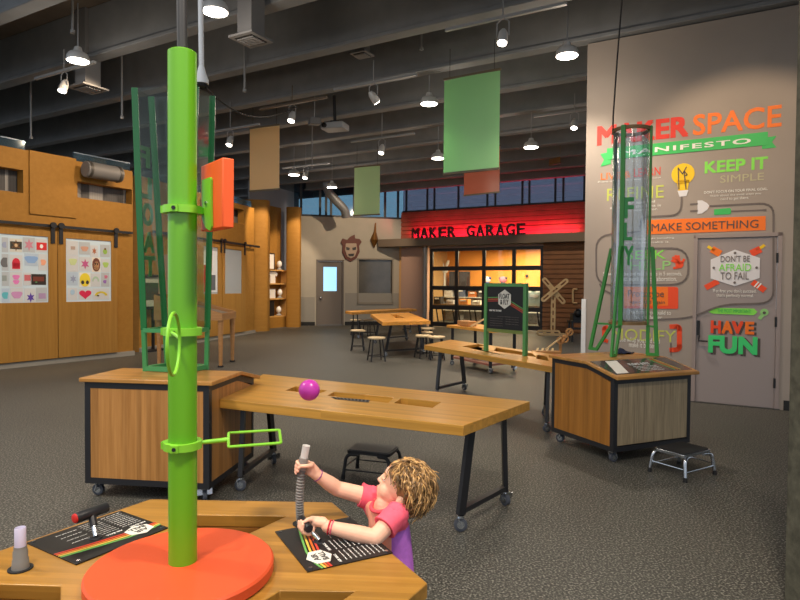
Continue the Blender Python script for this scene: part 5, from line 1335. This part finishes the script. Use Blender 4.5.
m = MB(); a_ = [WG.P(*WG.sz(*p), .08) for p in ((375.2, 223), (374.6, 232), (373.8, 240), (373.2, 248))]; m.tube(a_, [.02, .05, .16, .01], 10); m.build('body', mat('aged brass', (120, 84, 40), .4, .5), fo)
m = MB(); m.bar(WG.P(*WG.sz(371.5, 236), .08), WG.P(*WG.sz(376.8, 241), .08), .05, .03); m.build('cross_fin', mat('aged brass dark', (84, 60, 34), .5, .4), fo)
m = MB(); m.bar(a_[2], a_[2]-WG.n*.085, .04, .04); m.build('bracket', 'black', fo)
# ================================================================== CEILING FITTINGS
MT['lampw'] = emit('lamp lens', (255, 246, 230), 14)
MT['lamph'] = mat('brushed lamp housing', (205, 205, 205), .4, .2)
PL = ['pendant lamp high above the lime green pole', 'pendant lamp at far left of the ceiling', 'pendant lamp on the right beside the manifesto wall', 'pendant lamp just left of the big green banner', 'pendant lamp right of the green banner, over the garage', 'small distant pendant lamp under the beam left of the green banner', 'small distant pendant lamp right of the gold banner', 'smallest pendant lamp, near the clerestory glass left of the small green banner']
for ((px, py), lab) in zip(((215, 12), (78, 61), (567, 56), (429, 104), (531, 147.5), (438, 158.5), (294, 175), (332, 187.5)), PL):
    zl = 4.42; P = atz(px, py, zl)
    if py > 140: zl = 4.2; P = atz(px, py, zl)
    t = thing('pendant_lamp', lab, 'lamp', P, 0, 'pendant lamps under the beams'); r = .14
    m = MB(); m.lathe([(r, 0), (r*1.02, .015), (r*.98, .06), (r*.8, .1), (r*.42, .125), (r*.3, .18), (0, .185)], P, 28); m.build('housing', 'lamph', t)
    m = MB(); m.lathe([(0, -.004), (r*.93, -.004), (r*.95, .0), (0, .0)], P, 28); m.build('lens', 'lampw', t)
    m = MB(); m.cyl(P+ZX*.18, Vector((P.x, P.y, ZB+.3)), .009, n=8); m.build('stem', 'lgrey', t)
    LAMPS.append(((P.x, P.y, P.z), 1.0))
TL = [((291, 121), 'track spot right of the gold banner top', (0, 0)), ((502, 43), 'track spot with bright white lens in front of the beams', (0, 0)), ((62, 91), 'track spot under the vent at far left', 0), ((377, 102), 'track spot pointing at a beam beside the projector', 0), ((574, 128), 'track spot close to the manifesto wall edge', 0), ((381, 153), 'track spot below the projector row, centre of ceiling', 0), ((305, 178), 'small distant track spot beside a pendant', 0), ((229, 145), 'track spot left of the gold banner', 0)]
for (px, py), lab, _ in TL:
    zl = 4.35 if py < 140 else 4.15
    P = atz(px, py, zl); t = thing('track_spot', lab, 'lamp', P, 0, 'track spots under the beams')
    d = Vector((-.15, -.35, -1)).normalized() if px != 377 else Vector((.5, .4, -.6)).normalized()
    m = MB(); m.tube([P-d*.0, P-d*.02, P-d*.14, P-d*.19], [.06, .065, .055, .03], 18); m.build('can', 'lamph', t)
    m = MB(); m.tube([P+d*.0005, P+d*.006], .054, 18); m.build('lens', 'lampw', t)
    m = MB(); q = P-d*.1; top = q+ZX*.22; m.tube([q+AX*.075, q+AX*.075+ZX*.16, top], .008, 8); m.tube([q-AX*.075, q-AX*.075+ZX*.16, top], .008, 8); m.build('yoke', 'lgrey', t)
    m = MB(); m.bar(top-AX*.75, top+AX*.75, .045, .035, up=ZX); m.cyl(top+ZX*.0, Vector((top.x, top.y, ZB+.1)), .008, n=8); m.build('track_bar', mat('taupe track', (112, 98, 84), .5) if 'trk' not in MT else MT['trk'], t); MT.setdefault('trk', t.children[-1].data.materials[0])
# vents
MT['dark'] = mat('dark slot interior', (24, 23, 22), .9)
for (px, py, dep, w_), lab in zip(((251, 40, 7.2, .37), (88, 89, 9.3, .42), (362, 55, 9.4, .28)), ('square duct vent with grille right of the first pendant', 'square duct vent with grille at far left', 'square duct box between beams at top centre')):
    P = aty(px, py, dep); t = thing('ceiling_vent', lab, 'vent', P, 0, 'duct vents under the ceiling')
    m = MB(); m.box(Vector((P.x, P.y, (P.z+.02+ZB+.75)/2)), (w_*.6, w_*.6, ZB+.75-P.z-.02), RZA); m.build('duct', 'duct', t)
    m = MB(); m.box(P+ZX*.01, (w_, w_, .025), RZA); m.build('flange', 'duct', t)
    m = MB(); m.box(P-ZX*.005, (w_*.72, w_*.72, .006), RZA); g = m.build('grille', 'dark', t)
    for i in range(6): m = MB(); c = P+BX*(w_*.6*((i+.5)/6-.5))-ZX*.014; m.bar(c-AX*w_*.33, c+AX*w_*.33, .02, .012, up=ZX); m.build('louver', 'duct', g)
# projector
P = aty(335, 127, 11.2); t = thing('projector', 'grey projector on a black ceiling pole right of the gold banner', 'projector', P)
m = MB(); m.box(P, (.44, .34, .12), RZA+.2); m.build('body', 'lgrey', t, bevel=.02)
m = MB(); c = P-BX*.17-AX*.1; m.cyl(c, c-BX*.05, .045, n=16); m.build('lens', 'black', t)
m = MB(); m.cyl(P+ZX*.06, Vector((P.x-.02, P.y, ZB+.1)), .03, n=12); m.box(P+ZX*.08, (.16, .16, .04)); m.build('mount_pole', 'black', t)
P = aty(314.5, 121.5, 11.0); t = thing('wireless_unit', 'small square grey unit hanging left of the projector', 'unit', P)
m = MB(); m.box(P, (.2, .16, .12), .4); m.build('body', 'duct', t, bevel=.01); m = MB(); m.cyl(P+ZX*.06, Vector((P.x, P.y, ZB+.1)), .006, n=8); m.build('cord', 'lgrey', t)
# conduit stubs
for (px, y0, y1, d), lab in zip(((72.5, 10, 31, 7.9), (122, 104, 117, 10), (31, 126, 137, 11), (421.5, 30, 48, 9.5), (312, 144, 167, 14), (244.5, 79, 90, 9.5)), ('short pipe stub above the far left pendant', 'short pipe stub beneath the beam left of the square wind tube', 'short pipe stub above the near wood wall', 'short pipe stub hanging above the pendant left of green banner', 'pale pipe stub hanging below the projector', 'short pipe stub above the gold banner')):
    a, b = aty(px, y0, d), aty(px, y1, d); m = MB(); m.cyl(Vector((a.x, a.y, ZB+.77)), b, .016, n=10); m.lathe([(0, -.03), (.03, -.03), (.03, .01), (.016, .02), (0, .02)], b, 12)
    tag(m.build('pipe_stub', 'lgrey'), lab, 'pipe', 'pipe stubs under the beams')
# fat diagonal duct near the clerestory
m = MB(); m.tube(arcpts([aty(326, 168, 20.4), aty(326.5, 186, 20.4), aty(329, 193, 20.5), aty(345, 210, 20.9), aty(346, 217, 21.0)], .3), .15, 16); tag(m.build('duct_pipe', mat('blue grey duct', (120, 124, 130), .4, .4)), 'fat grey duct pipe slanting in front of the clerestory glass', 'duct')
# ---- hanging banners
def banner(label, x0, y0, x1, y1, d0, d1, matname, rodlen=1):
    a, b = aty(x0, y0, d0), aty(x1, y1 if 0 else y0, d1); lo = aty(x0, y1, d0)
    z1 = a.z; z0 = lo.z; t = thing('hanging_banner', label, 'banner', Vector(((a.x+b.x)/2, (a.y+b.y)/2, z0)), 0, 'translucent banners under the beams')
    u = Vector((b.x-a.x, b.y-a.y, 0)); w_ = u.length; u.normalize(); o = Vector((a.x, a.y, 0))
    m = MB(); n = 10; vs = []; nn = Vector((u.y, -u.x, 0))
    for i in range(n+1):
        f = i/n; off = nn*(.02*math.sin(f*PI))
        for z in (z0, z1): vs += [o+u*w_*f+off+ZX*z, o+u*w_*f+off+nn*.006+ZX*z]
    fs = []
    for i in range(n):
        k = 4*i; l = k+4; fs += [(k, l, l+2, k+2), (k+1, k+3, l+3, l+1), (k, k+1, l+1, l), (k+2, l+2, l+3, k+3)]
    fs += [(0, 2, 3, 1), (4*n, 4*n+1, 4*n+3, 4*n+2)]
    m.add(vs, fs); m.build('sheet', matname, t)
    for z, nm in ((z1+.02, 'top_bar'), (z0-.015, 'bottom_bar')):
        m = MB(); m.bar(o-u*.01+ZX*z, o+u*(w_+.01)+ZX*z, .03, .03, up=ZX); m.build(nm, mat('banner bar', (104, 92, 70), .5) if 'bbar' not in MT else MT['bbar'], t); MT.setdefault('bbar', t.children[-1].data.materials[0])
    for f in (.1, .9): m = MB(); p = o+u*w_*f; m.cyl(p+ZX*(z1+.03), Vector((p.x, p.y, ZB+.1)), .004, n=6); m.build('wire', 'rubber', t)
def fabric(name, col):
    m, nt, b, o = newmat(name); b.inputs['Base Color'].default_value = lin(col); b.inputs['Roughness'].default_value = .35
    t = nt.nodes.new('ShaderNodeBsdfTranslucent'); t.inputs[0].default_value = lin(col)
    mx = nt.nodes.new('ShaderNodeMixShader'); mx.inputs[0].default_value = .45
    nt.links.new(b.outputs[0], mx.inputs[1]); nt.links.new(t.outputs[0], mx.inputs[2]); nt.links.new(mx.outputs[0], o.inputs[0]); return m
banner('large translucent green banner in the upper centre', 444.5, 81, 500, 173, 9.0, 8.55, fabric('green banner', (176, 226, 170)))
banner('gold translucent banner right of the orange block', 250, 129.5, 279.5, 190.5, 12, 11.7, fabric('gold banner', (250, 222, 168)))
banner('small translucent green banner above the shield ornament', 354.5, 168, 380, 215, 15.2, 14.9, fabric('small green banner', (214, 242, 196)))
banner('terracotta red banner partly behind the large green banner', 464.5, 152, 500, 195, 14.2, 13.6, fabric('red banner', (206, 120, 94)))
P = aty(555, 157, 16); 
banner('small dark amber banner right of the green banner', 549.5, 149, 560.5, 165, 16.2, 15.8, fabric('amber banner', (160, 120, 76)))
# ================================================================== THE CHILD
def caps(mb, pts, rs, n=12):
    pts = [Vector(p) for p in pts]
    if isinstance(rs, (int, float)): rs = [rs]*len(pts)
    for p, r in zip(pts, rs): mb.ell(p, r, n)
    for i in range(len(pts)-1): mb.tube([pts[i], pts[i+1]], [rs[i], rs[i+1]], n)
    return mb
def fuse(mb, name, m, parent, vox=.003, it=3, fac=.5):
    me = bpy.data.meshes.new('raw'); me.from_pydata(mb.v, [], mb.f)
    ob = bpy.data.objects.new('raw', me); C.objects.link(ob)
    r = ob.modifiers.new('r', 'REMESH'); r.mode = 'VOXEL'; r.voxel_size = vox; r.use_smooth_shade = True
    s = ob.modifiers.new('s', 'SMOOTH'); s.factor = fac; s.iterations = it
    bpy.context.view_layer.update()
    ev = bpy.data.meshes.new_from_object(ob.evaluated_get(bpy.context.evaluated_depsgraph_get()))
    bpy.data.objects.remove(ob); bpy.data.meshes.remove(me)
    q = MB(); q.v = [v.co.copy() for v in ev.vertices]; q.f = [tuple(p.vertices) for p in ev.polygons]; bpy.data.meshes.remove(ev)
    return q.build(name, m, parent, ang=180)
KF = Vector((-.88, -.48, 0)); KL = Vector((.48, -.88, 0))          # body facing, child's left
child = thing('person', 'toddler with curly blond hair in a pink and purple jersey reaching over the table', 'person', (.03, 2.13, 0))
MS = Vector((-.043, 2.134, .658)); SL = aty(396, 515, 2.055); SR = aty(370.5, 497.5, 2.205)
CH = Vector((-.034, 2.132, .62)); BE = Vector((-.022, 2.13, .51)); PE = Vector((-.02, 2.13, .42))
NB = Vector((-.045, 2.132, .695))
EL = aty(375, 538, 1.985); WL = aty(327, 526.5, 2.0)
ER = aty(337, 488.5, 2.185); WR = aty(316.5, 474.5, 2.145)
HC = aty(404, 486, 2.135)
pt = math.radians(24); az = Vector((-.975, .2, 0)).normalized()
hf = az*math.cos(pt)+ZX*math.sin(pt); hl = ZX.cross(az).normalized(); hu = hf.cross(hl).normalized()
if hu.z < 0: hu = -hu
if hl.y > 0: hl = -hl
def HP(f, u, l): return HC+hf*f+hu*u+hl*l
HM = Matrix((hf, hl, hu)).transposed().to_4x4()
b = MB()
# head
b.ell(HP(-.004, .012, 0), (.086, .072, .078), 24, HM)
b.ell(HP(.028, -.036, 0), (.052, .055, .055), 20, HM)
b.ell(HP(.048, .02, 0), (.036, .05, .04), 18, HM)
for s in (-1, 1): 
    b.ell(HP(.042, -.034, s*.03), (.034, .027, .032), 14, HM); b.ell(HP(.062, .016, s*.024), (.014, .022, .008), 10, HM)
    b.ell(HP(-.014, -.034, s*.07), (.018, .009, .025), 12, HM); b.ell(HP(-.012, -.032, s*.077), (.013, .006, .018), 10, HM)
b.ell(HP(.053, -.076, 0), (.022, .024, .017), 14, HM); b.ell(HP(.048, -.045, 0), (.036, .042, .044), 16, HM)
caps(b, [HP(.0785, .004, 0), HP(.085, -.015, 0), HP(.088, -.0205, 0)], [.008, .0088, .0098], 12)
for s in (-1, 1): b.ell(HP(.083, -.0225, s*.008), .0064, 10)
b.ell(HP(.078, -.0455, 0), (.010, .017, .0055), 12, HM); b.ell(HP(.076, -.055, 0), (.010, .0145, .0058), 12, HM)
# neck, torso
caps(b, [HP(-.012, -.06, 0), NB, MS], [.04, .038, .045], 16)
caps(b, [MS+KL*.035-ZX*.01, MS-KL*.035-ZX*.01], .044, 16)
for o in (-.035, 0, .035): caps(b, [MS+KL*o, CH+KL*o, BE+KL*o*.9, PE+KL*o*1.1], [.045, .053, .054, .054], 16)
# legs
for s in (-1, 1):
    hp_ = PE+KL*.045*s-ZX*.03; kn = hp_-ZX*.18+KF*.01+KL*s*.005; an = kn-ZX*.165-KF*.015
    caps(b, [hp_, kn, kn-ZX*.05-KF*.006, an], [.058, .04, .041, .028], 16)
# arms
caps(b, [MS+KL*.06, SL, SL+(EL-SL)*.5, EL, EL+(WL-EL)*.35, WL], [.038, .036, .031, .0285, .0285, .02], 16)
caps(b, [MS-KL*.06, SR, SR+(ER-SR)*.5, ER, ER+(WR-ER)*.35, WR], [.038, .035, .0305, .0275, .0275, .02], 16)
# right hand around the hose (axis ax_), palm on the side of the wrist
def hand(b, cen, ax_, wrist, rg, sgn, fr=.0066, offs=(.0215, .0073, -.0068, -.0205), a_start=18, a_end=(205, 218, 214, 196), th0=-12, th1=-128, thoff=.012):
    ax_ = ax_.normalized(); d = wrist-cen; d = (d-ax_*d.dot(ax_)).normalized(); e = ax_.cross(d)*sgn
    R = rg+fr*.8
    def at(deg, o, r=R): t = math.radians(deg); return cen+ax_*o+d*r*math.cos(t)+e*r*math.sin(t)
    pc_ = cen+d*(rg+.016)
    for o in (-.014, 0, .014): caps(b, [wrist+(pc_-wrist)*.25+ax_*o*.5, pc_+ax_*o-d*.002, at(a_start, o, R+.004)], [.0165, .0125, .0095], 10)
    for o, ae, k in zip(offs, a_end, (1, 1.04, 1, .86)):
        n = 7; P = [at(a_start+(ae-a_start)*i/n, o*(1-.08*i/n), R+(.0035*math.sin(PI*((i % 3)/3))) ) for i in range(n+1)]
        caps(b, P, [fr*k*(1.16-.34*i/n) for i in range(n+1)], 10)
    P = [cen+d*(rg+.016)+ax_*(thoff+.004), at(th0-30, thoff+.006, R+.006), at((th0+th1)/2-18, thoff+.005, R+.002), at(th1, thoff+.002, R)]
    caps(b, P, [.0105, .0092, .0078, .0064], 10)
hax = (htop-hmid).normalized()
gc = aty(302.8, 468.5, 2.12)
hand(b, gc, hax, WR, .0165, 1, offs=(.02, .0068, -.0062, -.0185))
lax = (E2-E1).normalized(); gl = E1+lax*.036
WLh = WL
hand(b, gl, lax, WL+ZX*.012, .0145, 1, a_start=52, a_end=(232, 242, 238, 222), th0=-5, th1=-95, thoff=-.016, offs=(-.026, -.0115, .002, .015))
body = fuse(b, 'body', 'skin', child, .0028, 3, .45)
# eyes, brows, lips
MT['eyew'] = mat('eye white', (236, 230, 226), .25); MT['iris'] = mat('blue grey iris', (70, 82, 96), .2); MT['brow'] = mat('fair eyebrow', (168, 124, 78), .8)
MT['lip'] = mat('rosy lip', (214, 116, 110), .45)
for s in (-1, 1):
    c = HP(.0725, -.0015, s*.0275); m = MB(); m.ell(c, (.0082, .0105, .0058), 14, HM); e = m.build('eye', 'eyew', child)
    m = MB(); m.ell(c+hf*.0045+hl*s*.001+hu*.001, (.0048, .005, .005), 12, HM); m.build('iris', 'iris', e)
    m = MB(); m.ell(c+hu*.0032+hf*.0008, (.0085, .0112, .0042), 14, HM); m.build('eyelid', 'skin', child)
    m = MB(); m.tube([c+hf*.0085+hu*.0005-hl*s*.008, c+hf*.0092+hu*.001, c+hf*.004+hu*.0002+hl*s*.012], .0011, 6); m.build('eyelash', 'brow', child)
    m = MB(); m.tube([HP(.082, .018, s*.014), HP(.0795, .022, s*.028), HP(.066, .018, s*.043)], [.0018, .0024, .0012], 6); m.build('eyebrow', 'brow', child)
m = MB(); m.ell(HP(.0855, -.0462, 0), (.0035, .013, .0028), 12, HM); m.ell(HP(.0835, -.0545, 0), (.0036, .011, .0034), 12, HM); m.build('lips', 'lip', child)
# jersey: body, peach front, sleeves, collar
j = MB()
for o in (-.036, 0, .036): caps(j, [MS+KL*o*1.1-ZX*.004, CH+KL*o, BE+KL*o*.95, PE+KL*o*1.05+ZX*.02], [.051, .0585, .060, .061], 16)
caps(j, [MS+KL*.06-ZX*.006, SL-ZX*.01], [.049, .043], 14); caps(j, [MS-KL*.06-ZX*.006, SR-ZX*.006], [.049, .042], 14)
jer = fuse(j, 'jersey', 'purple', child, .005, 4)
me = jer.data; me.materials.append(MT['peach']); me.materials.append(MT['pink'])
Wm = ROOT[jer.name]
for p in me.polygons:
    c = Wm @ p.center; r = c-CH; ff_ = r.dot(KF); ll = r.dot(KL)
    if abs((c-MS).dot(KL)) > .066 and c.z > .635: p.material_index = 2
    elif ff_ > -.012 and abs(ll) < .085: p.material_index = 1
    elif c.z > .695: p.material_index = 2
for S_, E_, nm in ((SL, EL, 'sleeve'), (SR, ER, 'sleeve')):
    d = (E_-S_).normalized(); L = (E_-S_).length; n = 24
    a = MB(); f = .56 if S_ is SL else .3
    q0_, q1_ = S_-d*.004, S_+d*L*f
    prof = [(0, .0435), (.3, .0435), (.7, .0425), (1, .0435), (1, .036), (.6, .034)]
    a.tube([q0_+(q1_-q0_)*t for t, r in prof], [r for t, r in prof], n, caps=False); a.ell(q0_, .0432, 20); 
    # gentle folds
    a.v = [v+(v-(q0_+d*(v-q0_).dot(d)))*.05*math.sin(9*(v-q0_).dot(d)/.03+3*v.z*40) for v in a.v]
    a.build(nm, 'pink', child)
cb = NB+KF*.008+ZX*.004; m = MB(); nn = (ZX*.9+KF*.35).normalized(); u_ = KL; w_ = nn.cross(u_)
m.tube([cb+u_*.05*math.cos(2*PI*k/28)+w_*.047*math.sin(2*PI*k/28) for k in range(28)], .0075, 10, closed=True); m.build('collar', mat('dark coral rib', (226, 74, 88), .8), child)
# trousers and shoes
j = MB(); caps(j, [PE+KL*.03+ZX*.01, PE-KL*.03+ZX*.01], .066, 16)
for s in (-1, 1):
    hp_ = PE+KL*.045*s-ZX*.03; kn = hp_-ZX*.18+KF*.01+KL*s*.005; an = kn-ZX*.15-KF*.014
    caps(j, [hp_, kn, an], [.065, .049, .043], 16)
fuse(j, 'trousers', 'jeans', child, .006, 3)
for s in (-1, 1):
    an = PE+KL*.05*s-ZX*.375-KF*.006; an.z = .04; m = MB()
    m.ell(an+KF*.03+ZX*(-.004), (.068, .033, .034), 18, Matrix((KF, KL, ZX)).transposed().to_4x4()); m.v = [Vector((v.x, v.y, max(v.z, .006))) for v in m.v]
    sh_ = m.build('shoe', mat('pink trainer', (226, 120, 150), .6), child); m = MB(); m.ell(an+KF*.03-ZX*.03, (.071, .036, .011), 18, Matrix((KF, KL, ZX)).transposed().to_4x4()); m.v = [Vector((v.x, v.y, max(v.z, .001))) for v in m.v]; m.build('sole', 'white', sh_)
# wrist bands
def band(W_, E_, r, t, nm, col):
    d = (W_-E_).normalized(); c = W_-d*.008; a = d.cross(ZX).normalized(); w = d.cross(a); m = MB(); n = 30
    m.tube([c+(a*math.cos(2*PI*k/n)+w*math.sin(2*PI*k/n))*(r+.0012*math.sin(k*2.1)) for k in range(n)], t, 8, closed=True); m.build(nm, col, child)
band(WL, EL, .0215, .0032, 'bracelet', mat('red beaded bracelet', (196, 44, 60), .4)); band(WL-(WL-EL).normalized()*.009, EL, .022, .0026, 'bracelet', mat('pink bracelet', (230, 96, 120), .4))
band(WR, ER, .0212, .0022, 'bracelet', mat('violet band', (150, 70, 130), .5))
# hair
rnd = random.Random(11)
hm1 = mat('dark blond hair', (120, 90, 54), .45, 0, .5, .3, 60); hm2 = mat('light blond highlights', (196, 154, 98), .4, 0, .5, .2, 60)
hm1.node_tree.nodes['Principled BSDF'].inputs['Roughness'].default_value = .42
capm = MB()
capm.ell(HP(-.018, .018, 0), (.083, .078, .08), 24, HM); capm.ell(HP(-.045, -.03, 0), (.05, .062, .05), 18, HM); 
h1 = MB(); h2 = MB(); h1.add(capm.v, capm.f)
k = 0; cnt = 0
while cnt < 720:
    th = rnd.uniform(0, 2*PI); ph = math.acos(rnd.uniform(-.62, 1))
    dl = Vector((math.sin(ph)*math.cos(th), math.sin(ph)*math.sin(th), math.cos(ph)))   # f, l, u
    if dl.x > .62+.6*max(0, dl.z-.35) : continue
    if dl.z < .35 and dl.x > -.12+.8*max(0, dl.z): continue
    if dl.z < .02 and dl.x > -.32: continue
    cnt += 1
    base = HC+hf*(-.012+.083*dl.x)+hl*(.077*dl.y)+hu*(.014+.08*dl.z)
    nrm = (hf*dl.x+hl*dl.y+hu*dl.z).normalized()
    flow = (-ZX*.75-hf*.35*(1 if dl.z > .3 else .1)+hl*dl.y*.35+nrm*.25+Vector((rnd.uniform(-.4, .4), rnd.uniform(-.4, .4), rnd.uniform(-.25, .2))))
    if dl.x > .25: flow = flow+hf*.35+hl*dl.y*.5
    flow = (flow-nrm*flow.dot(nrm)*.85).normalized()
    L = rnd.uniform(.03, .062); turns = rnd.uniform(.5, 1.3); amp = rnd.uniform(.003, .008); ph0 = rnd.uniform(0, 6.28)
    sd = nrm.cross(flow); pts = []; n = 12
    for i in range(n+1):
        t = i/n; p = base+flow*L*t+nrm*(.002+.008*math.sin(PI*min(1, t*1.1))*1.0)-ZX*.012*t*t
        c_ = p-HC; q = Vector((c_.dot(hf)+.012, c_.dot(hl), c_.dot(hu)-.014)); e_ = math.sqrt((q.x/.088)**2+(q.y/.081)**2+(q.z/.086)**2)
        if e_ < 1 and c_.dot(hu) > -.09: p = HC+hf*(q.x/e_-.012)+hl*q.y/e_+hu*(q.z/e_+.014)
        a = ph0+turns*2*PI*t; am = amp*min(1, t*2.2)
        pts.append(p+(sd*math.cos(a)+nrm*(.6+.6*math.sin(a)))*am)
    r0 = rnd.uniform(.0024, .0042)
    (h2 if rnd.random() < .36 else h1).tube(pts, [r0*(.7+.5*math.sin(PI*min(1, .25+i/n)))*(1-.65*i/n) for i in range(n+1)], 6)
for i in range(26):   # flyaway strands on the crown
    a = rnd.uniform(-1.2, 1.2); base = HP(-.03-.04*abs(a), .088-.02*abs(a), .06*math.sin(a)); d = (hu*.6-hf*rnd.uniform(-.3, .9)+hl*rnd.uniform(-.5, .5)).normalized(); L = rnd.uniform(.02, .045)
    h2.tube([base+d*L*t/5+(hf*math.sin(t*1.3)+hl*math.cos(t*1.3))*.006*t/5 - ZX*.02*(t/5)**2 for t in range(6)], [.0018*(1-.13*t) for t in range(6)], 5)
h1.build('hair', hm1, child); h2.build('hair', hm2, child)['label'] = 'light blond curls'
# ================================================================== LIGHT
w = bpy.data.worlds.new('world'); bpy.context.scene.world = w; w.use_nodes = True
bg = w.node_tree.nodes['Background']; bg.inputs[0].default_value = lin((200, 208, 216)); bg.inputs[1].default_value = 1.0
def light(kind, name, loc, power, col=(255, 240, 220), size=.2, aim=None, spot=70, blend=.6, sy=None):
    d = bpy.data.lights.new(name, kind); d.energy = power; d.color = lin(col)[:3]
    if kind == 'AREA':
        d.size = size
        if sy: d.shape = 'RECTANGLE'; d.size_y = sy
    else: d.shadow_soft_size = size
    if kind == 'SPOT': d.spot_size = math.radians(spot); d.spot_blend = blend
    o = bpy.data.objects.new(name, d); C.objects.link(o); o.location = loc
    if aim is not None: o.rotation_euler = (Vector(aim)-Vector(loc)).to_track_quat('-Z', 'Y').to_euler()
    return o
for x, y in ((-1.2, .2), (1.0, 1.2), (-3.6, 2.6)): LAMPS.append(((x, y, 4.42), 1.0))  # three added overhead lights out of view, no fixtures
# added spots that brighten the walls, free of the tracks and without fixtures
def wash(px, py, d, target, p, sp=60): SPOTS.append((tuple(aty(px, py, d)), tuple(target), p, sp))
SPOTS += [((-3.9, 8.6, 4.6), tuple(W1.P(W1.S(10), 2.1)), 150, 75), ((-3.5, 10.4, 4.6), tuple(W1.P(W1.S(70), 2.3)), 150, 75),
          ((-2.9, 12.4, 4.6), tuple(W1.P(W1.S(125), 1.9)), 150, 70), ((-3.7, 13.6, 4.6), tuple(W2.P(W2.S(215), 2.0)), 260, 80),
          ((-3.3, 17.3, 4.7), (fc1.x, fc1.y, 2.4), 300, 50), ((-2.8, 19.3, 4.7), (fc2.x, fc2.y, 2.4), 260, 50),
          ((1.9, 5.6, 4.7), tuple(WM.P(WM.S(640), 2.2)), 50, 70), ((3.0, 5.2, 4.7), tuple(WM.P(WM.S(735), 2.6)), 150, 60), ((-.2, 18.6, 4.6), tuple(WG.P(WG.S(345), 2.2)), 300, 80),
          ((3.4, 15.8, 4.6), tuple(WQ.P(WQ.S(560), 1.6)), 160, 50)]
for (x, y, z), p in LAMPS:
    light('SPOT', 'lamp_light', (x, y, z-.02), p*300, (255, 238, 216), .13, (x, y, 0), 130, .8)
    light('POINT', 'beam_fill', (x, y, z-.3), p*15, (255, 236, 212), .15)  # added fill below each lamp, brightens the beams from underneath
for loc, aim, p, sp in SPOTS:
    light('SPOT', 'wall_wash', loc, p, (255, 224, 186), .05, aim, sp, .5)
# red wash on the garage sign: strip lamps lying on the canopy
for t in (.18, .4, .62, .84):
    c = WQ.P(q0+(q1-q0)*t, zcan+.05, .22)
    light('AREA', 'red_strip_light', c, 22, (255, 40, 84), 1.4, WQ.P(q0+(q1-q0)*t, zcan+.95, 0), sy=.05)
c = WQ.P((o0+o1)/2, 2.95, -2.2); light('AREA', 'workshop_light', c, 380, (255, 226, 180), 3.2, c-ZX, sy=2.0)
sc = bpy.context.scene
sc.view_settings.view_transform = 'Standard'; sc.view_settings.look = 'None'; sc.view_settings.gamma = 1; sc.view_settings.use_curve_mapping = False
sc.view_settings.exposure = 0.45
sc.cycles.max_bounces = 8; sc.cycles.transparent_max_bounces = 24; sc.cycles.use_denoising = True
sc.cycles.caustics_reflective = False; sc.cycles.caustics_refractive = False
